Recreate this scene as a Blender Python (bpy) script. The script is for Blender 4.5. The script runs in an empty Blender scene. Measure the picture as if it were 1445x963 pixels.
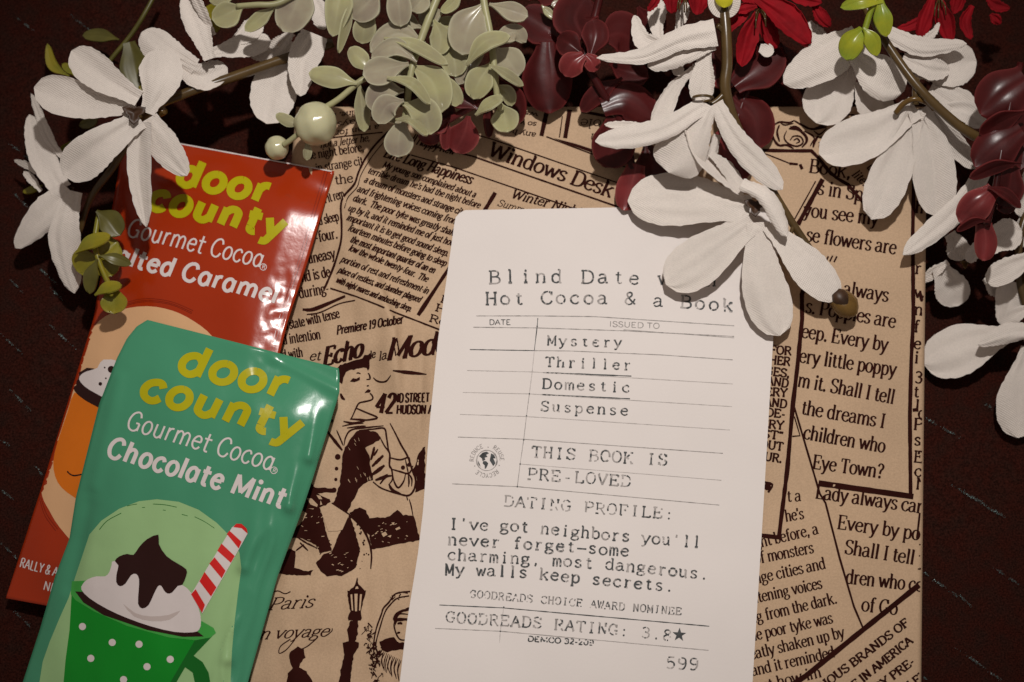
import bpy, math, random
from mathutils import Vector, noise
from mathutils.geometry import tessellate_polygon

# ------------------------------------------------------------------ camera
S = bpy.context.scene
COL = S.collection
RES = (1445.0, 963.0)
TILT = math.radians(11.0)
LENS, SENS = 70.0, 36.0
DIST = 0.4485
TGT = Vector((0, 0, 0.013))
FWD = Vector((0, math.sin(TILT), -math.cos(TILT)))
CAM = TGT - FWD * DIST
UPV = Vector((0, math.cos(TILT), math.sin(TILT)))
cd = bpy.data.cameras.new('camera')
cd.lens = LENS; cd.sensor_width = SENS
cd.clip_start = 0.01; cd.clip_end = 20
cam = bpy.data.objects.new('camera', cd)
cam.location = CAM; cam.rotation_euler = (TILT, 0, 0)
COL.objects.link(cam)
S.camera = cam
cd.dof.use_dof = True
cd.dof.focus_distance = 0.440
cd.dof.aperture_fstop = 14

# ------------------------------------------------------------------ world, lamp, exposure
W = bpy.data.worlds.new('World'); S.world = W
W.use_nodes = True
bg = W.node_tree.nodes['Background']
bg.inputs[0].default_value = (1.0, 0.84, 0.74, 1)
bg.inputs[1].default_value = 0.17
ld = bpy.data.lights.new('flash_lamp', 'SPOT')
ld.energy = 16.4
ld.color = (1.0, 0.955, 0.91)
ld.shadow_soft_size = 0.013
ld.spot_size = math.radians(28.5)
ld.spot_blend = 1.0
lo = bpy.data.objects.new('flash_lamp', ld)
LP = Vector((0.05, 0.27, 0.70))
lo.location = LP
aim = Vector((0.004, 0.016, 0.012)) - LP
lo.rotation_euler = aim.to_track_quat('-Z', 'Y').to_euler()
COL.objects.link(lo)
S.view_settings.view_transform = 'Standard'
S.view_settings.look = 'None'
S.view_settings.exposure = 0
S.view_settings.gamma = 1
S.render.engine = 'CYCLES'
S.cycles.max_bounces = 8

R = random.Random(7)
PXMM = 6.28

def P(px, py, z):
    """the point at height z (mm) that stands at this place of the table plan"""
    dx = (px - RES[0] / 2) / RES[0] * SENS
    dy = -(py - RES[1] / 2) / RES[0] * SENS
    d = Vector((1, 0, 0)) * dx + UPV * dy + FWD * LENS
    t = (z * 0.001 - CAM.z) / d.z
    return CAM + d * t

# ------------------------------------------------------------------ materials
MATS = {}
def mat(name, col, rough=0.6, spec=0.4, var=0.12, vscale=60.0, bump=0.0, bscale=900.0, bdist=0.0002,
        trans=0.0, sss=0.0, weave=0.0, sheen=0.0, col2=None, coat=0.0, vdetail=4.0, rim=None, fleck=0.0, metallic=0.0, crinkle=0.0):
    m = bpy.data.materials.new(name); m.use_nodes = True
    nt = m.node_tree; N = nt.nodes; Lk = nt.links
    b = N['Principled BSDF']
    b.inputs['Roughness'].default_value = rough
    b.inputs['Specular IOR Level'].default_value = spec
    b.inputs['Metallic'].default_value = metallic
    if sss:
        b.inputs['Subsurface Weight'].default_value = sss
        b.inputs['Subsurface Radius'].default_value = (0.002, 0.0014, 0.001)
        b.inputs['Subsurface Scale'].default_value = 0.5
    if sheen: b.inputs['Sheen Weight'].default_value = sheen
    if coat:
        b.inputs['Coat Weight'].default_value = coat
        b.inputs['Coat Roughness'].default_value = 0.12
    tc = N.new('ShaderNodeTexCoord')
    n1 = N.new('ShaderNodeTexNoise'); n1.inputs['Scale'].default_value = vscale; n1.inputs['Detail'].default_value = vdetail
    Lk.new(tc.outputs['Object'], n1.inputs['Vector'])
    ra = N.new('ShaderNodeValToRGB')
    c2 = col2 or tuple(max(0, c * (1 - 2 * var)) for c in col)
    ra.color_ramp.elements[0].position = 0.3; ra.color_ramp.elements[0].color = (*c2, 1)
    ra.color_ramp.elements[1].position = 0.62; ra.color_ramp.elements[1].color = (*col, 1)
    Lk.new(n1.outputs['Fac'], ra.inputs['Fac'])
    out = ra.outputs['Color']
    if fleck:
        nf = N.new('ShaderNodeTexNoise'); nf.inputs['Scale'].default_value = 2600; nf.inputs['Detail'].default_value = 2
        Lk.new(tc.outputs['Object'], nf.inputs['Vector'])
        mr = N.new('ShaderNodeMapRange'); mr.inputs[1].default_value = 0.3; mr.inputs[2].default_value = 0.7
        mr.inputs[3].default_value = 1 - fleck; mr.inputs[4].default_value = 1 + fleck * 0.6
        Lk.new(nf.outputs['Fac'], mr.inputs[0])
        mx = N.new('ShaderNodeMix'); mx.data_type = 'RGBA'; mx.blend_type = 'MULTIPLY'; mx.inputs[0].default_value = 1
        Lk.new(out, mx.inputs[6]); Lk.new(mr.outputs[0], mx.inputs[7])
        out = mx.outputs[2]
    if rim:
        at_ = N.new('ShaderNodeAttribute'); at_.attribute_name = 'rim'
        mx = N.new('ShaderNodeMix'); mx.data_type = 'RGBA'
        Lk.new(at_.outputs['Fac'], mx.inputs[0]); Lk.new(out, mx.inputs[6]); mx.inputs[7].default_value = (*rim, 1)
        out = mx.outputs[2]
    Lk.new(out, b.inputs['Base Color'])
    nrm = None
    if bump:
        nb = N.new('ShaderNodeTexNoise'); nb.inputs['Scale'].default_value = bscale; nb.inputs['Detail'].default_value = 5
        Lk.new(tc.outputs['Object'], nb.inputs['Vector'])
        bp = N.new('ShaderNodeBump'); bp.inputs['Strength'].default_value = bump; bp.inputs['Distance'].default_value = bdist
        Lk.new(nb.outputs['Fac'], bp.inputs['Height']); nrm = bp
    if crinkle:
        nb = N.new('ShaderNodeTexVoronoi'); nb.feature = 'F1'; nb.inputs['Scale'].default_value = 170
        nn = N.new('ShaderNodeTexNoise'); nn.inputs['Scale'].default_value = 120
        Lk.new(tc.outputs['Object'], nn.inputs['Vector'])
        mxv = N.new('ShaderNodeMix'); mxv.data_type = 'VECTOR'; mxv.inputs[0].default_value = 0.03
        Lk.new(tc.outputs['Object'], mxv.inputs[4]); Lk.new(nn.outputs['Color'], mxv.inputs[5])
        Lk.new(mxv.outputs[1], nb.inputs['Vector'])
        bp = N.new('ShaderNodeBump'); bp.inputs['Strength'].default_value = crinkle; bp.inputs['Distance'].default_value = 0.0006
        Lk.new(nb.outputs['Distance'], bp.inputs['Height'])
        if nrm: Lk.new(nrm.outputs['Normal'], bp.inputs['Normal'])
        nrm = bp
    if weave:
        for a, sc in ((0.55, 2600), (-1.02, 2600)):
            mp = N.new('ShaderNodeMapping'); mp.inputs['Rotation'].default_value = (0, 0, a)
            Lk.new(tc.outputs['Object'], mp.inputs['Vector'])
            wv = N.new('ShaderNodeTexWave'); wv.inputs['Scale'].default_value = 740; wv.inputs['Distortion'].default_value = 0.6
            wv.inputs['Detail'].default_value = 1
            Lk.new(mp.outputs['Vector'], wv.inputs['Vector'])
            bp = N.new('ShaderNodeBump'); bp.inputs['Strength'].default_value = weave; bp.inputs['Distance'].default_value = 0.0001
            Lk.new(wv.outputs['Fac'], bp.inputs['Height'])
            if nrm: Lk.new(nrm.outputs['Normal'], bp.inputs['Normal'])
            nrm = bp
    if nrm: Lk.new(nrm.outputs['Normal'], b.inputs['Normal'])
    if trans:
        tr = N.new('ShaderNodeBsdfTranslucent'); Lk.new(out, tr.inputs['Color'])
        ms = N.new('ShaderNodeMixShader'); ms.inputs[0].default_value = trans
        Lk.new(b.outputs[0], ms.inputs[1]); Lk.new(tr.outputs[0], ms.inputs[2])
        Lk.new(ms.outputs[0], N['Material Output'].inputs['Surface'])
    MATS[name] = m
    return m

mat('cloth', (0.036, 0.0085, 0.0055), 0.95, 0.05, 0.3, 260, col2=(0.027, 0.0105, 0.0075), bump=0.8, bscale=1500, bdist=0.0004, fleck=0.6)
mat('glitter', (0.11, 0.19, 0.185), 0.35, 0.6, 0.2, metallic=0.3)
mat('kraft', (0.56, 0.385, 0.245), 0.72, 0.25, 0.06, 45, bump=0.25, bscale=1800, fleck=0.10)
mat('black_ink', (0.032, 0.0065, 0.0045), 0.8, 0.05, 0.15)
mat('card', (0.80, 0.735, 0.70), 0.7, 0.2, 0.02, 30, bump=0.12, bscale=1500)
mat('blue_ink', (0.095, 0.10, 0.102), 0.8, 0.15, 0.25, 700)
mat('faded_ink', (0.46, 0.42, 0.40), 0.8, 0.1, 0.25, 900)
mat('pale_ink', (0.58, 0.53, 0.505), 0.8, 0.1, 0.15, 700)
PK = dict(rough=0.24, spec=0.34, bump=0.16, bscale=110, bdist=0.0012)
mat('red_film', (0.375, 0.030, 0.0035), var=0.06, vscale=30, coat=0.25, **PK)
mat('red_line', (0.20, 0.014, 0.004), var=0.06, **PK)
mat('green_film', (0.062, 0.285, 0.155), var=0.05, vscale=30, coat=0.25, **PK)
mat('yellow_print', (0.46, 0.41, 0.006), var=0.03, **PK)
mat('white_print', (0.72, 0.64, 0.62), var=0.03, **PK)
mat('tan_print', (0.72, 0.42, 0.22), var=0.03, **PK)
mat('orange_print', (0.72, 0.17, 0.008), var=0.05, **PK)
mat('brown_print', (0.026, 0.006, 0.005), var=0.05, **PK)
mat('light_green_print', (0.33, 0.53, 0.24), var=0.04, **PK)
mat('mug_green_print', (0.005, 0.25, 0.018), var=0.04, **PK)
mat('dark_green_print', (0.006, 0.13, 0.014), var=0.04, **PK)
mat('rim_green_print', (0.055, 0.36, 0.06), var=0.04, **PK)
mat('stripe_red_print', (0.66, 0.018, 0.016), var=0.04, **PK)
mat('shade_print', (0.56, 0.47, 0.44), var=0.03, **PK)
mat('foil_edge', (0.70, 0.62, 0.60), 0.3, 0.5, 0.05)
mat('petal_fabric', (0.83, 0.75, 0.68), 0.7, 0.3, 0.05, 60, bump=0.5, bscale=300, bdist=0.0006, fleck=0.06, weave=0.5, trans=0.08, sheen=0.05)
mat('throat', (0.060, 0.024, 0.008), 0.5, 0.5, 0.3, 300)
mat('stem_plastic', (0.105, 0.062, 0.020), 0.28, 0.5, 0.2, 150, bump=0.2, bscale=400)
mat('amber_plastic', (0.15, 0.080, 0.018), 0.26, 0.5, 0.25, 200, sss=0.1)
mat('pale_leaf', (0.385, 0.345, 0.235), 0.2, 0.6, 0.14, 120, sss=0.12, bump=0.15, bscale=300, col2=(0.25, 0.20, 0.155), rim=(0.50, 0.48, 0.34))
mat('pale_leaf_green', (0.395, 0.375, 0.19), 0.2, 0.6, 0.14, 120, sss=0.12, bump=0.15, bscale=300, col2=(0.28, 0.25, 0.16), rim=(0.52, 0.51, 0.31))
mat('pale_stem', (0.40, 0.38, 0.20), 0.4, 0.5, 0.14, 120, sss=0.1)
mat('berry_plastic', (0.56, 0.53, 0.33), 0.2, 0.5, 0.06, 150, sss=0.2, bump=0.1, bscale=200)
mat('burgundy_leaf', (0.072, 0.0095, 0.0095), 0.28, 0.24, 0.3, 110, sss=0.08, bump=0.35, bscale=200, rim=(0.14, 0.022, 0.022))
mat('wine_leaf', (0.185, 0.025, 0.026), 0.26, 0.32, 0.3, 130, sss=0.12, bump=0.3, bscale=200, rim=(0.30, 0.07, 0.065))
mat('olive_leaf', (0.27, 0.22, 0.014), 0.34, 0.5, 0.2, 150, sss=0.08, col2=(0.16, 0.165, 0.016))
mat('dark_olive_leaf', (0.125, 0.11, 0.018), 0.4, 0.5, 0.2, 150)
mat('lime_leaf', (0.36, 0.36, 0.02), 0.3, 0.5, 0.2, 140, sss=0.1, col2=(0.16, 0.25, 0.025))
mat('red_velvet', (0.30, 0.004, 0.010), 0.8, 0.2, 0.25, 200, bump=0.5, bscale=900, sheen=0.0)
mat('yellow_bud', (0.55, 0.50, 0.02), 0.4, 0.5, 0.1)

# ------------------------------------------------------------------ object helpers
LOC = {}
def tag(o, label=None, cat=None, group=None, kind=None):
    if label: o['label'] = label
    if cat: o['category'] = cat
    if group: o['group'] = group
    if kind: o['kind'] = kind
    return o
def thing(name, loc, label, cat, group=None):
    o = bpy.data.objects.new(name, None); COL.objects.link(o)
    o.empty_display_size = 0.005
    o.location = loc; LOC[o.name] = Vector(loc)
    return tag(o, label, cat, group)
def mesh(name, V, F, m, parent=None, smooth=True, solid=0.0, off=0.0):
    base = LOC[parent.name] if parent else Vector((0, 0, 0))
    me = bpy.data.meshes.new(name)
    me.from_pydata([tuple(Vector(v) - base) for v in V], [], F)
    me.update()
    if smooth: me.polygons.foreach_set('use_smooth', [True] * len(me.polygons))
    o = bpy.data.objects.new(name, me); COL.objects.link(o)
    if m is not None: me.materials.append(MATS[m])
    if parent:
        o.parent = parent
        LOC[o.name] = base
    if solid:
        cnt = {}
        for f in me.polygons:
            for ek in f.edge_keys: cnt[ek] = cnt.get(ek, 0) + 1
        at = me.attributes.new('sharp_edge', 'BOOLEAN', 'EDGE')
        at.data.foreach_set('value', [cnt.get(e.key, 0) == 1 for e in me.edges])
        md = o.modifiers.new('thickness', 'SOLIDIFY'); md.thickness = solid; md.offset = off
    return o

def cr(pts, n):
    """smooth curve through the points"""
    if len(pts) < 3: 
        a, b = Vector(pts[0]), Vector(pts[1])
        return [a.lerp(b, i / (2 * n)) for i in range(2 * n + 1)]
    p = [Vector(q) for q in pts]
    closed = (p[0] - p[-1]).length < 1e-6
    out = []
    for i in range(len(p) - 1):
        a = p[i - 1] if i > 0 else (p[-2] if closed else p[0] * 2 - p[1])
        b, c = p[i], p[i + 1]
        d = p[i + 2] if i + 2 < len(p) else (p[1] if closed else p[-1] * 2 - p[-2])
        for k in range(n):
            t = k / n
            out.append(0.5 * ((2 * b) + (c - a) * t + (2 * a - 5 * b + 4 * c - d) * t * t + (3 * b - a - 3 * c + d) * t ** 3))
    out.append(p[-1])
    return out
def pw(x, pts):
    if x <= pts[0][0]:
        (a, fa), (b, fb) = pts[0], pts[1]
    elif x >= pts[-1][0]:
        (a, fa), (b, fb) = pts[-2], pts[-1]
    else:
        for i in range(len(pts) - 1):
            if pts[i][0] <= x <= pts[i + 1][0]:
                (a, fa), (b, fb) = pts[i], pts[i + 1]; break
    return fa + (fb - fa) * (x - a) / (b - a)
def sm(a, b, x):
    t = min(1, max(0, (x - a) / (b - a))); return t * t * (3 - 2 * t)
def segd(px, py, a, b):
    ax, ay = a; bx, by = b
    vx, vy = bx - ax, by - ay
    t = max(0, min(1, ((px - ax) * vx + (py - ay) * vy) / (vx * vx + vy * vy)))
    return math.hypot(px - ax - vx * t, py - ay - vy * t), t

# ------------------------------------------------------------------ surfaces (heights in mm over the table, by plan position)
HB = 13.0
CREASE = [((505, 215), (520, 190), 12, 0.25), ((520, 600), (540, 700), 25, 0.25), ((1120, 560), (1180, 820), 30, 0.15)]
def z_book(px, py):
    z = HB
    for a, b, w, h in CREASE:
        d, t = segd(px, py, a, b)
        z += 2.7 * h * math.exp(-(d / w) ** 2) * (0.35 + 0.65 * math.sin(math.pi * min(1, max(0, t))) )
    if px < 505: z -= ((505 - px) / 95) ** 2 * 3.0 * sm(700, 400, py)
    for a, b, wl, wr_, h in (((492, 296), (524, 372), 22, 7, 1.5), ((524, 372), (556, 462), 26, 7, 1.7), ((556, 462), (562, 560), 26, 9, 1.1),
                             ((436, 215), (446, 330), 9, 12, .8), ((596, 470), (590, 640), 22, 8, .9), ((508, 196), (520, 222), 8, 5, .8), ((470, 560), (520, 640), 18, 10, .5), ((1150, 560), (1215, 860), 9, 14, .35), ((400, 720), (380, 900), 20, 12, .6)):
        d, t = segd(px, py, a, b)
        sgn = (b[0] - a[0]) * (py - a[1]) - (b[1] - a[1]) * (px - a[0])
        w = wl if sgn > 0 else wr_
        z += 1.75 * h * math.exp(-(d / w) ** 1.6) * (.3 + .7 * math.sin(math.pi * t))
    z += 1.25 * sm(660, 500, px) * noise.noise(Vector((px / 26, py / 60, 4.4))) + 0.32 * noise.noise(Vector((px / 95, py / 120, 3.1))) + 0.10 * noise.noise(Vector((px / 32, py / 38, 9.0)))
    return z
CL = [(290, 646), (310, 642), (480, 618), (600, 606), (720, 597), (780, 590), (880, 574), (963, 564), (1100, 545)]
CR_ = [(285, 1101), (480, 1091), (720, 1077), (963, 1062), (1100, 1053)]
def card_u(px, py):
    l, r = pw(py, CL), pw(py, CR_)
    return (px - l) / (r - l)
def z_card(px, py):
    u = card_u(px, py)
    return HB + 1.0 + 1.2 * sm(720, 1000, py) * (1 - u) ** 2 + 0.5 * math.sin(math.pi * min(1, max(0, u))) + 0.5 * sm(0.8, 1, u) \
        + 0.45 * noise.noise(Vector((px / 190, py / 150, 1))) + 0.10 * noise.noise(Vector((px / 45, py / 60, 2)))
K1 = 0.182
RL = [(156, 176), (225, 165), (426, 132), (494.6, 112), (682.6, 57), (843.5, 8)]
RR = [(156, 472), (291, 434), (380, 406), (427, 395), (839, 295)]
def z_red0(px, py):
    t = py - K1 * px
    u = (px - pw(t, RL)) / (pw(t, RR) - pw(t, RL)); u = min(1, max(0, u))
    v = (t - 156) / (843 - 156)
    zr = pw(t, [(156, 13.9), (300, 15.8), (430, 17.2), (520, 16.2), (840, 9.0)])
    z = 4.0 + (zr - 4.0) * u
    env = sm(0.0, 0.10, v) * sm(1.0, 0.9, v)
    z += 3.6 * env * (1 - abs(2 * u - 1) ** 2.7)
    z += 0.5 * env * noise.noise(Vector((px / 55, py / 90, 5))) * sm(0, .15, u)
    return z
def z_red(px, py):
    t = py - K1 * px
    l, r = pw(t, RL), pw(t, RR)
    u = min(1, max(0, (px - l) / (r - l))); v = (t - 156) / (843 - 156)
    ub = 0.84
    if u <= ub: return z_red0(px, py)
    xb = l + (r - l) * ub
    z = z_red0(xb, t + K1 * xb) - 0.085 * (u - ub) * (r - l) / PXMM
    cz = sm(ub, ub + .04, u) * sm(1.0, 0.975, u) * sm(0.12, 0.3, v)
    z += cz * (0.13 * noise.noise(Vector((px / 26, py / 5.5, 2))) + 0.22 * noise.noise(Vector((px / 11, py / 16, 6))))
    k = sm(0.06, 0.0, v)
    return z * (1 - k) + z_red0(px, py) * k
K2 = 0.253
GL = [(399, 208), (412, 193), (432.7, 179), (464, 165), (534.6, 140), (675, 107), (735, 98), (793, 78), (875, 56), (955, 32), (1059, 5)]
GR = [(399, 478), (408, 479), (433, 479), (493, 462), (562, 442), (611, 427), (714, 392), (874, 350), (978, 325), (1064, 304)]
def z_green(px, py):
    t = py - K2 * px
    u = (px - pw(t, GL)) / (pw(t, GR) - pw(t, GL)); u = min(1, max(0, u))
    v = (t - 399) / (1064 - 399)
    zl = pw(t, [(399, 13.5), (700, 11.0), (1000, 6)])
    zr = pw(t, [(399, 19.2), (433, 19.4), (560, 19.0), (700, 18.2), (900, 18.0)])
    z = zl + (zr - zl) * u
    env = sm(0.0, 0.14, v) * sm(1.02, 0.9, v)
    z += 3.4 * env * (1 - abs(2 * u - 1) ** 3.0)
    z += 0.55 * env * noise.noise(Vector((px / 45, py / 110, 7)))
    tr_ = py - K1 * px
    if tr_ < 860:
        ur = (px - pw(tr_, RL)) / (pw(tr_, RR) - pw(tr_, RL))
        if -0.3 < ur < 1.35:
            m = z_red(px, py) + 0.9 - 4 * max(0, ur - 1) ** 1.0 * 8 - 12 * max(0, -ur) - 3 * sm(820, 860, tr_)
            z = max(z, m) + 0.5 * math.log1p(math.exp(-abs(z - m) / 0.5))
    # fold down the left side and creases by the top corners and the right shoulder
    d, q = segd(px, py, (168, 535), (130, 700)); z += 0.5 * math.exp(-(d / 9) ** 2)
    d, q = segd(px, py, (128, 700), (100, 830)); z -= 0.8 * math.exp(-(d / 9) ** 2)
    d, q = segd(px, py, (385, 505), (478, 552)); z += 0.55 * math.exp(-(d / 7) ** 2)
    d, q = segd(px, py, (452, 560), (436, 646)); z += 1.5 * q ** 1.3 * math.exp(-(d / 8) ** 2)
    d, q = segd(px, py, (424, 630), (408, 715)); z += 1.4 * q ** 1.3 * math.exp(-(d / 8) ** 2)
    d, q = segd(px, py, (372, 690), (345, 800)); z += 1.5 * q ** 1.3 * math.exp(-(d / 10) ** 2)
    d, q = segd(px, py, (340, 790), (322, 930)); z += 1.2 * q ** 1.3 * math.exp(-(d / 10) ** 2)
    cz = sm(0.80, 0.88, u) * sm(1.0, 0.93, u) * sm(0.2, 0.35, v)
    z += 0.75 * cz * (1 - abs(noise.noise(Vector((u * 13, t / 75, 4)))) * 2.2)
    return z

# ------------------------------------------------------------------ ink laid on a surface
class Ink:
    def __init__(s, zf): s.V = []; s.F = []; s.zf = zf; s.lay = 0.0; s.clip = None; s.idx = {}
    def v(s, x, y, h):
        k = (round(x, 2), round(y, 2), round(h, 4))
        if k in s.idx: return s.idx[k]
        s.V.append(P(x, y, s.zf(x, y) + h + (.07 if s.zf is z_book else 0))); s.idx[k] = len(s.V) - 1
        return len(s.V) - 1
    def ok(s, pts):
        if not s.clip: return True
        return all(s.clip(x, y) for x, y in pts)
    def face(s, pts, h):
        if not s.ok(pts): return
        f = [s.v(x, y, h) for x, y in pts]
        if len(set(f)) == len(f): s.F.append(f)
    def poly(s, pts, h, maxlen=4.5, smooth=0):
        if smooth: pts = [tuple(q)[:2] for q in cr([(*p, 0) for p in pts + [pts[0]]], smooth)][:-1]
        tris = tessellate_polygon([[Vector((*p, 0)) for p in pts]])
        st = [tuple(pts[i] for i in t) for t in tris]
        while st:
            a, b, c = st.pop()
            ls = sorted(((math.dist(p, q), p, q, r) for p, q, r in ((a, b, c), (b, c, a), (c, a, b))), key=lambda e: -e[0])
            L, p, q, r = ls[0]
            if L > maxlen:
                m = ((p[0] + q[0]) / 2, (p[1] + q[1]) / 2)
                st += [(p, m, r), (m, q, r)]
            else: s.face((a, b, c), h)
    def ribbon(s, pts, wf, h, rnd=0.0, drop=None):
        n = len(pts)
        prev = None
        for i in range(n):
            a = pts[max(0, i - 1)]; b = pts[min(n - 1, i + 1)]
            dx, dy = b[0] - a[0], b[1] - a[1]; l = math.hypot(dx, dy) or 1
            w = wf(i / (n - 1) if n > 1 else 0, dx / l, dy / l) / 2
            if rnd: w *= 1 + R.uniform(-rnd, rnd)
            nx, ny = -dy / l * w, dx / l * w
            cur = ((pts[i][0] + nx, pts[i][1] + ny), (pts[i][0] - nx, pts[i][1] - ny))
            if prev and not (drop and drop(*pts[i])):
                s.face((prev[0], prev[1], cur[1], cur[0]), h)
            prev = cur
    def line(s, pts, w, h=0.06, smooth=0, taper=0, rnd=0.12, step=9):
        if smooth: q = [tuple(p)[:2] for p in cr([(*p, 0) for p in pts], smooth)]
        else:
            q = []
            for a, b in zip(pts, pts[1:]):
                m = max(1, int(math.dist(a, b) / step))
                q += [(a[0] + (b[0] - a[0]) * i / m, a[1] + (b[1] - a[1]) * i / m) for i in range(m)]
            q.append(pts[-1])
        s.ribbon(q, lambda t, dx, dy: w * (1 if not taper else max(0.15, 1 - taper * abs(2 * t - 1) ** 2)), h, rnd)
    def disc(s, x, y, r, h, n=14, ry=None):
        s.poly([(x + r * math.cos(i * 6.2832 / n), y + (ry or r) * math.sin(i * 6.2832 / n)) for i in range(n)], h)
    def build(s, name, m, parent):
        return mesh(name, s.V, s.F, m, parent)

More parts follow.
